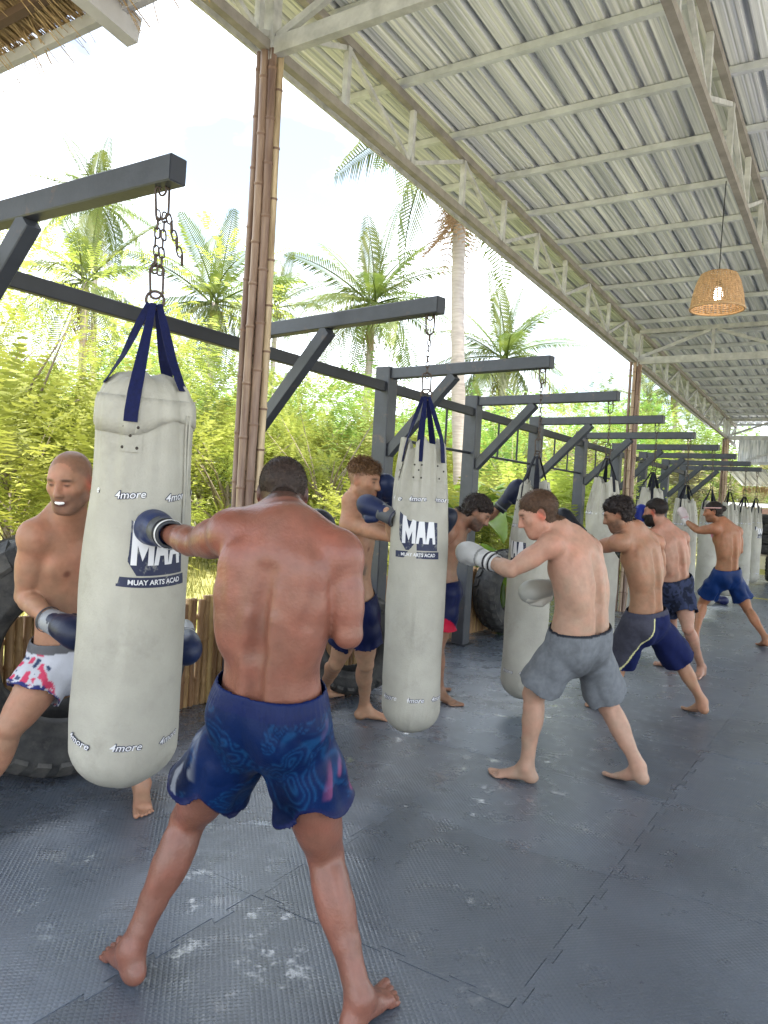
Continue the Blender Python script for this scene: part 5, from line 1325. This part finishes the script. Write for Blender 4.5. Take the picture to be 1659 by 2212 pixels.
hair(G, pA, (.032, .021, .017), .003, [-.008, -.002, .015, .03, .055, .08], .085, .0012, 120, .004, 7000, .005, 3, flow=(0, -.3, .1), curl=.35)
def c_blue(P, g):
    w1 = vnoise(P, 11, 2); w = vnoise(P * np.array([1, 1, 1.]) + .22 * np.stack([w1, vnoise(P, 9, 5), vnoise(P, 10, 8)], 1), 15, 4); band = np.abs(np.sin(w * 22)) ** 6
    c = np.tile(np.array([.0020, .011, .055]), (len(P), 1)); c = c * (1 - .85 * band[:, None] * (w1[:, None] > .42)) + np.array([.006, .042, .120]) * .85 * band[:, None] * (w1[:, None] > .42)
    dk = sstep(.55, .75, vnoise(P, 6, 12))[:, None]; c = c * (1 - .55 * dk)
    sd = sstep(.150 + .02, .185 + .02, g['side'] - .03 * g['t']) * (g['wt'] < -.06); st_ = sstep(.55, .70, vnoise(P * np.array([1, 1, .35]), 52, 9)) * sd
    c = c * (1 - .45 * st_[:, None]) + np.where((g['leg'] == 1)[:, None], np.array([.40, .10, .20]), np.array([.30, .32, .36])) * .45 * st_[:, None]
    c[(g['tt'] > .955)] = (.006, .010, .05); wb = g['wt'] > -.045; c[wb] = np.array([.002, .009, .058]); return c
shorts(G, K, pA, c_blue, (.66, .60), .235, 1.40, .0060, M_SATIN, .012, .008, 1, .15, bw=1.0)
glove(pA, K['wrL'], nrm(nrm(K['wrL'] - K['elL']) + cdir(0, 1, 0) * .35), cdir(.35, -.1, 1), .98, (.010, .022, .085), (.055, .060, .068), 1, (.012, .02, .07), (.012, .02, .085), cuffband=((-.052, (.62, .62, .62)), (-.02, (.02, .022, .03))))
glove(pA, K['wrR'], cdir(.08, .45, 1), cdir(.2, 1, 0), .98, (.008, .010, .018), (.012, .014, .02), -1, cuffband=((-.052, (.5, .5, .5)),))

# ---- the bald man facing the viewer
K = kp(head=(152, 1040, 2.98), neck=(148, 1120, 3.10), shL=(205, 1150, 3.30), shR=(74, 1158, 3.02), elR=(52, 1288, 3.10), wrR=(118, 1345, 2.98), elL=(330, 1330, 3.45), wrL=(400, 1370, 3.36),
       hipL=(195, 1420, 3.36), hipR=(124, 1425, 3.26), knL=(278, 1560, 3.52), knR=(22, 1570, 3.10))
foot_on_floor(K, 'L', (302, 1722), (322, 1790), up_=.085); K['fR'] = cdir(-.4, -1, 0); K['anR'] = at(-75, 1790, 3.12); K['anR'][2] = .085
K['face'] = cdir(-.10, -1, -.30); check('bald', K)
pB = person('bald bearded man in white shorts facing the viewer, teeth bared around a white mouthguard', K)
P, F, G = build_body(K, .0062, .98, 1.0, 1.0, .95, .02, 1.0)
q = hl(G, P)
col = skin_colours(P, G, K, (0.341, 0.184, 0.119), .35, (.10, .065, .05, .6), (.12, .07, .05, .5, .06, [-.05, -.05, -.01, .02, .045, .06]), ears=1.)
w = np.exp(-((q[:, 0]) / .031) ** 4 - ((q[:, 2] + .066 - 6. * q[:, 0] ** 2) / .0105) ** 4) * (q[:, 1] > .06) * (np.linalg.norm(q, axis=1) < .15); col = col * (1 - w[:, None]) + np.array([.05, .012, .012]) * w[:, None]
w = np.exp(-(np.linalg.norm(P - (G['cs'] - G['upc'] * .11 + G['fc'] * .11), axis=1) / .075) ** 2) * .35; col = col * (1 - w[:, None]) + col * np.array([1.0, .62, .62]) * w[:, None]
np_mesh('body', P, F, M_SKIN, pB, col)
m = MB(); HP = lambda x, y, z: G['H'] + (G['r'] * x + G['f'] * y + G['u'] * z) * G['hh']
m.tube([HP(-.026, .080, -.057), HP(-.014, .094, -.0605), HP(0, .099, -.0615), HP(.014, .094, -.0605), HP(.026, .080, -.057)], [.003, .0058, .0066, .0058, .003], 8); m.build('mouthguard', mat('white mouthguard', (.8, .8, .78), .3, var=.03), pB, True)
def c_white(P, g):
    c = np.tile(np.array([.46, .47, .52]), (len(P), 1)); sd = (g['side'] > .135) & (g['leg'] == 1); pat = vnoise(P, 42, 4)
    c[sd & (pat > .62)] = (.50, .05, .11); c[sd & (pat < .34)] = (.03, .05, .11)
    hm_ = g['tt'] > .93; c[hm_] = (.030, .035, .14); c[hm_ & (vnoise(P, 45, 2) > .58)] = (.5, .5, .55); c[hm_ & (g['tt'] < .95) & (vnoise(P, 45, 7) > .6)] = (.5, .05, .1)
    c[g['wt'] > -.035] = (.10, .10, .11); fz = (np.abs(np.sin(P @ np.array([90., 60, 40]))) > .86) & (g['tt'] > .62) & (g['tt'] < .86) & (g['side'] < .09) & (g['side'] > .0); c[fz] = (.22, .23, .30); return c
shorts(G, K, pB, c_white, (.55, .55), .20, 1.30, .007, M_SATIN, .014, .007, 4, .10)
glove(pB, K['wrR'], nrm(at(172, 1372, 2.86) - K['wrR']), cdir(-.4, -.6, .7), 1.0, (.008, .013, .038), (.26, .27, .29), -1, None, (.010, .011, .022), cuffband=((-.05, (.05, .05, .06)),))
glove(pB, K['wrL'], cdir(.20, -.55, -.15), cdir(1, 0, .4), 1.0, (.008, .016, .055), (.26, .27, .29), 1, (.4, .4, .42))

# ---- the man hugging the second bag
K = kp(head=(786, 1038, 4.50), neck=(762, 1098, 4.52), shR=(758, 1132, 4.50), shL=(790, 1128, 4.84), elR=(856, 1160, 4.28), wrR=(838, 1112, 4.16), elL=(856, 1150, 4.78), wrL=(842, 1085, 4.62),
       hipR=(784, 1322, 4.74), hipL=(772, 1322, 4.93), knR=(790, 1434, 4.86), knL=(726, 1432, 5.05))
foot_on_floor(K, 'R', (772, 1553), (832, 1556)); foot_on_floor(K, 'L', (690, 1515), (735, 1500))
K['face'] = cdir(.8, -.42, -.18); check('hug', K)
pC = person('man with messy top hair and navy shorts hugging the bag with both gloves', K)
P, F, G = build_body(K, .0072, .98, .97, .98, .95, .03, .97)
col = skin_colours(P, G, K, (0.383, 0.218, 0.138), .3, (.13, .075, .045, .5), (.14, .085, .055, .5, .07, [-.05, -.045, -.01, .02, .05, .075]))
tq = G['pos'](.55) + G['right'](.5) * .11 + G['fr'] * .05; w = np.exp(-(np.linalg.norm((P - tq) * np.array([1, 1, .55]), axis=1) / .035) ** 4) * .6 * (vnoise(P, 40, 3) > .4); col = col * (1 - w[:, None]) + np.array([.05, .05, .055]) * w[:, None]
np_mesh('body', P, F, M_SKIN, pC, col)
hair(G, pC, (.150, .082, .042), .011, [.035, .04, .045, .05, .055, .07], .10, .007, 42, .004, 3200, .026, 5, flow=(0, .8, .3), curl=.9)
c_navy = lambda base: (lambda P, g: np.tile(np.array(base), (len(P), 1)) * (.8 + .4 * vnoise(P, 9, 3)[:, None]))
shorts(G, K, pC, c_navy((.005, .009, .045)), (.62, .62), .20, 1.28, .008, M_SATIN, .012, .007, 6, .06)
glove(pC, K['wrR'], nrm(at(806, 1096, 4.22) - K['wrR']), cdir(0, -1, .5), .98, (.012, .020, .065), (.085, .09, .10), -1, cuffband=((-.05, (.03, .03, .05)),))
glove(pC, K['wrL'], nrm(at(832, 1038, 4.50) - K['wrL']), cdir(-.3, -.5, 1), .98, (.014, .024, .075), (.15, .16, .18), 1)

# ---- the stooping dark-haired man behind the second bag
K = kp(head=(1030, 1108, 5.55), neck=(985, 1128, 5.60), shR=(968, 1150, 5.42), shL=(1000, 1138, 5.85), elL=(1052, 1118, 6.0), wrL=(1088, 1088, 5.95), elR=(930, 1215, 5.4), wrR=(945, 1160, 5.2),
       hipR=(966, 1282, 5.55), hipL=(962, 1282, 5.75), knR=(945, 1400, 5.6), knL=(925, 1395, 5.9))
foot_on_floor(K, 'R', (938, 1512), (958, 1518)); foot_on_floor(K, 'L', (905, 1490), (930, 1490))
K['face'] = cdir(.8, -.25, -.55); K['hup'] = cdir(.5, 0, 1); check('stoop', K)
pD = person('stooping dark-haired man with black glove raised, half hidden by the hugged bag', K)
P, F, G = build_body(K, .0078, .97, .95, .95, .95, .05, .95)
col = skin_colours(P, G, K, (0.256, 0.140, 0.089), .3, (.045, .028, .022, .8), (.03, .02, .016, .8, .06))
np_mesh('body', P, F, M_SKIN, pD, col)
hair(G, pD, (.020, .013, .011), .020, [-.06, -.055, -.015, .015, .04, .065], .10, .009, 48, .0045, 2400, .018, 6, curl=.9)
def c_p4(P, g):
    c = np.tile(np.array([.005, .009, .045]), (len(P), 1)); c[(g['t'] > .20) & (g['leg'] == 1) & (np.sin(g['ang']) * .12 + g['t'] * .55 > .33)] = (.42, .008, .035); return c
shorts(G, K, pD, c_p4, (.62, .62), .17, 1.25, .008, M_SATIN, .012, .006, 7)
glove(pD, K['wrL'], nrm(at(1118, 1052, 5.92) - K['wrL']), cdir(-.3, -1, .2), 1.05, (.010, .014, .040), (.02, .022, .03), 1, cuffband=((-.03, (.10, .11, .12)),))
glove(pD, K['wrR'], cdir(.5, -.2, 1), cdir(1, 0, 0), 1.0, (.010, .014, .030), (.02, .022, .03), -1)

# ---- the man in grey shorts
K = kp(head=(1163, 1110, 3.98), neck=(1206, 1158, 4.00), shL=(1188, 1178, 3.90), shR=(1274, 1186, 4.18), elL=(1104, 1232, 3.92), wrL=(1054, 1210, 4.08), elR=(1296, 1272, 4.22), wrR=(1200, 1268, 4.28),
       hipL=(1218, 1398, 4.02), hipR=(1276, 1396, 4.14), knL=(1152, 1502, 4.12), knR=(1314, 1528, 4.26))
foot_on_floor(K, 'L', (1152, 1692), (1066, 1676)); foot_on_floor(K, 'R', (1390, 1708), (1352, 1690), .03)
K['face'] = cdir(-.92, .05, -.42); K['hup'] = cdir(-.35, 0, 1); check('grey', K)
pE = person('fair-skinned man in grey cotton shorts with pale gloves, back half turned', K)
P, F, G = build_body(K, .0068, 1.0, 1.08, 1.12, .85, .045, 1.02)
col = skin_colours(P, G, K, (0.379, 0.232, 0.167), .55, (.25, .14, .09, .2), (.09, .05, .03, .6, .05), ears=.8)
np_mesh('body', P, F, M_SKIN, pE, col)
hair(G, pE, (.070, .038, .022), .008, [-.06, -.055, -.015, .02, .045, .072], .078, .002, 70, .004, 4200, .011, 8, flow=(0, .2, -.5), curl=.35)
def c_grey(P, g):
    c = np.tile(np.array([.15, .16, .175]), (len(P), 1)); sw = np.exp(-((g['side'] - .02) / .07) ** 2) * sstep(-.10, -.16, g['wt']) * (1 - sstep(.30, .45, g['t'])) * (vnoise(P, 14, 2) + .5)
    c *= (1 - .38 * np.clip(sw, 0, 1))[:, None]; c[g['wt'] > -.010] = (.02, .022, .03); return c
shorts(G, K, pE, c_grey, (.80, .80), .215, 1.22, .007, M_CLOTH, .012, .0055, 9, 0., 1.12, 1.08)
glove(pE, K['wrL'], nrm(at(1008, 1192, 4.2) - K['wrL']), cdir(0, -.6, .8), 1.02, (.42, .42, .42), (.50, .50, .50), 1, (.20, .2, .2), cuffband=((-.045, (.02, .02, .025)), (-.025, (.62, .62, .62)), (-.008, (.02, .02, .025))))
glove(pE, K['wrR'], nrm(at(1158, 1275, 4.24) - K['wrR']), cdir(.1, -.7, .5), 1.02, (.34, .34, .31), (.42, .41, .38), -1, None, (.55, .53, .47), cuffband=((-.05, (.02, .02, .025)),))

# ---- the curly-haired man in long navy shorts
K = kp(head=(1336, 1112, 5.45), neck=(1372, 1152, 5.5), shL=(1336, 1172, 5.38), shR=(1416, 1172, 5.66), elL=(1290, 1182, 5.55), wrL=(1246, 1142, 5.72), elR=(1428, 1238, 5.8), wrR=(1376, 1200, 5.95),
       hipL=(1370, 1348, 5.5), hipR=(1416, 1348, 5.62), knL=(1338, 1432, 5.72), knR=(1468, 1428, 5.74))
foot_on_floor(K, 'L', (1318, 1540), (1266, 1524)); foot_on_floor(K, 'R', (1522, 1552), (1492, 1536), .03)
K['face'] = cdir(-.9, .25, -.38); check('curly', K)
pF = person('lean curly-haired man in long navy shorts with pale side piping, seen from behind', K)
P, F, G = build_body(K, .0075, .98, .97, .95, 1.0, .035, .97)
col = skin_colours(P, G, K, (0.318, 0.170, 0.104), .3, (.06, .035, .025, .7), (.03, .02, .015, .8, .05))
np_mesh('body', P, F, M_SKIN, pF, col)
hair(G, pF, (.018, .012, .011), .021, [-.065, -.06, -.02, .01, .04, .065], .095, .011, 40, .0045, 2400, .02, 9, curl=1.)
def c_p6(P, g):
    c = np.tile(np.array([.005, .010, .060]), (len(P), 1)); sd = (g['side'] > .085 + .10 * g['t']) & (g['leg'] == 0); c[sd] = (.055, .055, .075)
    c[(np.abs(g['side'] - .085 - .10 * g['t']) < .006) & (g['leg'] == 0)] = (.62, .60, .30); c[g['wt'] > -.03] = (.05, .05, .075); return c
shorts(G, K, pF, c_p6, (.90, .92), .19, 1.34, .0075, M_CLOTH, .012, .006, 11)
glove(pF, K['wrL'], nrm(at(1222, 1118, 5.8) - K['wrL']), cdir(0, -.5, 1), 1.0, (.010, .012, .020), (.02, .02, .025), 1)
glove(pF, K['wrR'], cdir(-.6, .5, .4), cdir(0, -1, .3), 1.0, (.012, .014, .022), (.02, .02, .025), -1)

# ---- the bearded man with the blue glove
K = kp(head=(1416, 1106, 6.95), neck=(1436, 1143, 6.95), shL=(1404, 1158, 6.85), shR=(1474, 1162, 7.05), elL=(1372, 1200, 7.0), wrL=(1386, 1142, 7.1), elR=(1482, 1214, 7.12), wrR=(1440, 1190, 7.35),
       hipL=(1438, 1266, 6.98), hipR=(1472, 1266, 7.04), knL=(1450, 1350, 7.3), knR=(1486, 1358, 6.9))
foot_on_floor(K, 'L', (1456, 1446), (1398, 1432)); foot_on_floor(K, 'R', (1518, 1460), (1468, 1480))
K['face'] = cdir(-.75, .6, -.15); check('beard', K)
pG = person('dark-bearded man in dark patterned shorts holding up a bright blue glove', K)
P, F, G = build_body(K, .008, .98, 1.0, 1.0, .95, .03, 1.0)
col = skin_colours(P, G, K, (0.356, 0.194, 0.135), .45, (.025, .016, .013, .95), (.04, .025, .02, .7, .06), ears=1.)
np_mesh('body', P, F, M_SKIN, pG, col)
hair(G, pG, (.016, .011, .010), .010, [-.02, -.01, .02, .03, .05, .07], .09, .002, 80, .0045, 2000, .010, 10, curl=.3)
hair(G, pG, (.016, .011, .010), .008, None, noise=.003, seed=12, h=.0045, strands=1200, slen=.010, name='beard', beard=True, flow=(0, .3, -.6))
shorts(G, K, pG, lambda P, g: np.tile(np.array([.020, .026, .055]), (len(P), 1)) * (.6 + .9 * (vnoise(P, 45, 3) > .5)[:, None]), (.62, .62), .20, 1.2, .008, M_CLOTH, .012, .008, 13)
glove(pG, K['wrL'], cdir(-.02, .2, 1), cdir(-.4, -1, 0), 1.05, (.012, .030, .28), (.40, .42, .5), 1, (.5, .5, .55))
glove(pG, K['wrR'], cdir(-.5, .6, .4), cdir(0, -1, .3), 1.0, (.012, .030, .28), (.40, .42, .5), -1)

# ---- the man with the headband
K = kp(head=(1541, 1106, 9.1), neck=(1558, 1132, 9.1), shL=(1542, 1142, 9.0), shR=(1592, 1148, 9.15), elL=(1508, 1146, 9.1), wrL=(1482, 1126, 9.3), elR=(1598, 1190, 9.25), wrR=(1568, 1165, 9.45),
       hipL=(1552, 1246, 9.12), hipR=(1584, 1248, 9.18), knL=(1516, 1306, 9.35), knR=(1616, 1318, 9.2))
foot_on_floor(K, 'L', (1506, 1390), (1488, 1384)); foot_on_floor(K, 'R', (1656, 1402), (1642, 1394), .03)
K['face'] = cdir(-.9, .35, -.15); check('band', K)
pH = person('tanned man with headband and blue shorts in a wide stance, left arm outstretched', K)
P, F, G = build_body(K, .0085, .98, 1.0, .96, 1.05, .03, 1.0)
col = skin_colours(P, G, K, (0.310, 0.143, 0.077), .3, (.05, .03, .02, .5), (.03, .02, .015, .7, .06))
np_mesh('body', P, F, M_SKIN, pH, col)
hair(G, pH, (.018, .012, .010), .012, [-.055, -.05, -.015, .015, .04, .065], .085, .003, 60, .005, 1500, .012, 14, curl=.4, extra=lambda V, P_: V.ell(P_(0, -.115, .03), np.eye(3), np.array([.035, .035, .035]), .01))
m = MB(); pts = [G['H'] + (G['r'] * .086 * math.cos(a) + G['f'] * (.106 * math.sin(a) - .008) + G['u'] * (.048 + .012 * math.sin(a))) * G['hh'] for a in [2 * math.pi * k / 28 for k in range(29)]]
m.tube(pts, .007, 6, False); m.build('headband', mat('pale pink headband', (.6, .35, .33), .8), pH, True)
shorts(G, K, pH, c_navy((.005, .022, .095)), (.66, .66), .20, 1.38, .008, M_SATIN, .014, .009, 15, .05)
glove(pH, K['wrL'], cdir(-.25, .3, .75), cdir(0, -1, .3), .85, (.50, .42, .43), (.55, .53, .54), 1, (.5, .28, .3))
glove(pH, K['wrR'], cdir(-.6, .5, .5), cdir(0, -1, .3), 1.0, (.62, .20, .28), (.65, .6, .62), -1)

# ---- a pair of dark gloves lying on the mats
sp = onfloor(1556, 1304)
for dx_, dy_, ry_, sd_ in ((-.12, 0., -.3, 1), (-.05, -.17, .2, -1)):
    gl = thing('spare_glove', 'dark blue boxing glove on the mats ' + ('pointing at the other spare one' if sd_ < 0 else 'lying behind the other spare one'), 'boxing glove', (sp[0] + dx_, sp[1] + dy_, 0), group='spare gloves on the mats')
    glove(gl, np.array([sp[0] + dx_, sp[1] + dy_, .07]), cdir(1, ry_, 0), UPZ, 1.1, (.012, .016, .07), (.02, .02, .05), sd_)
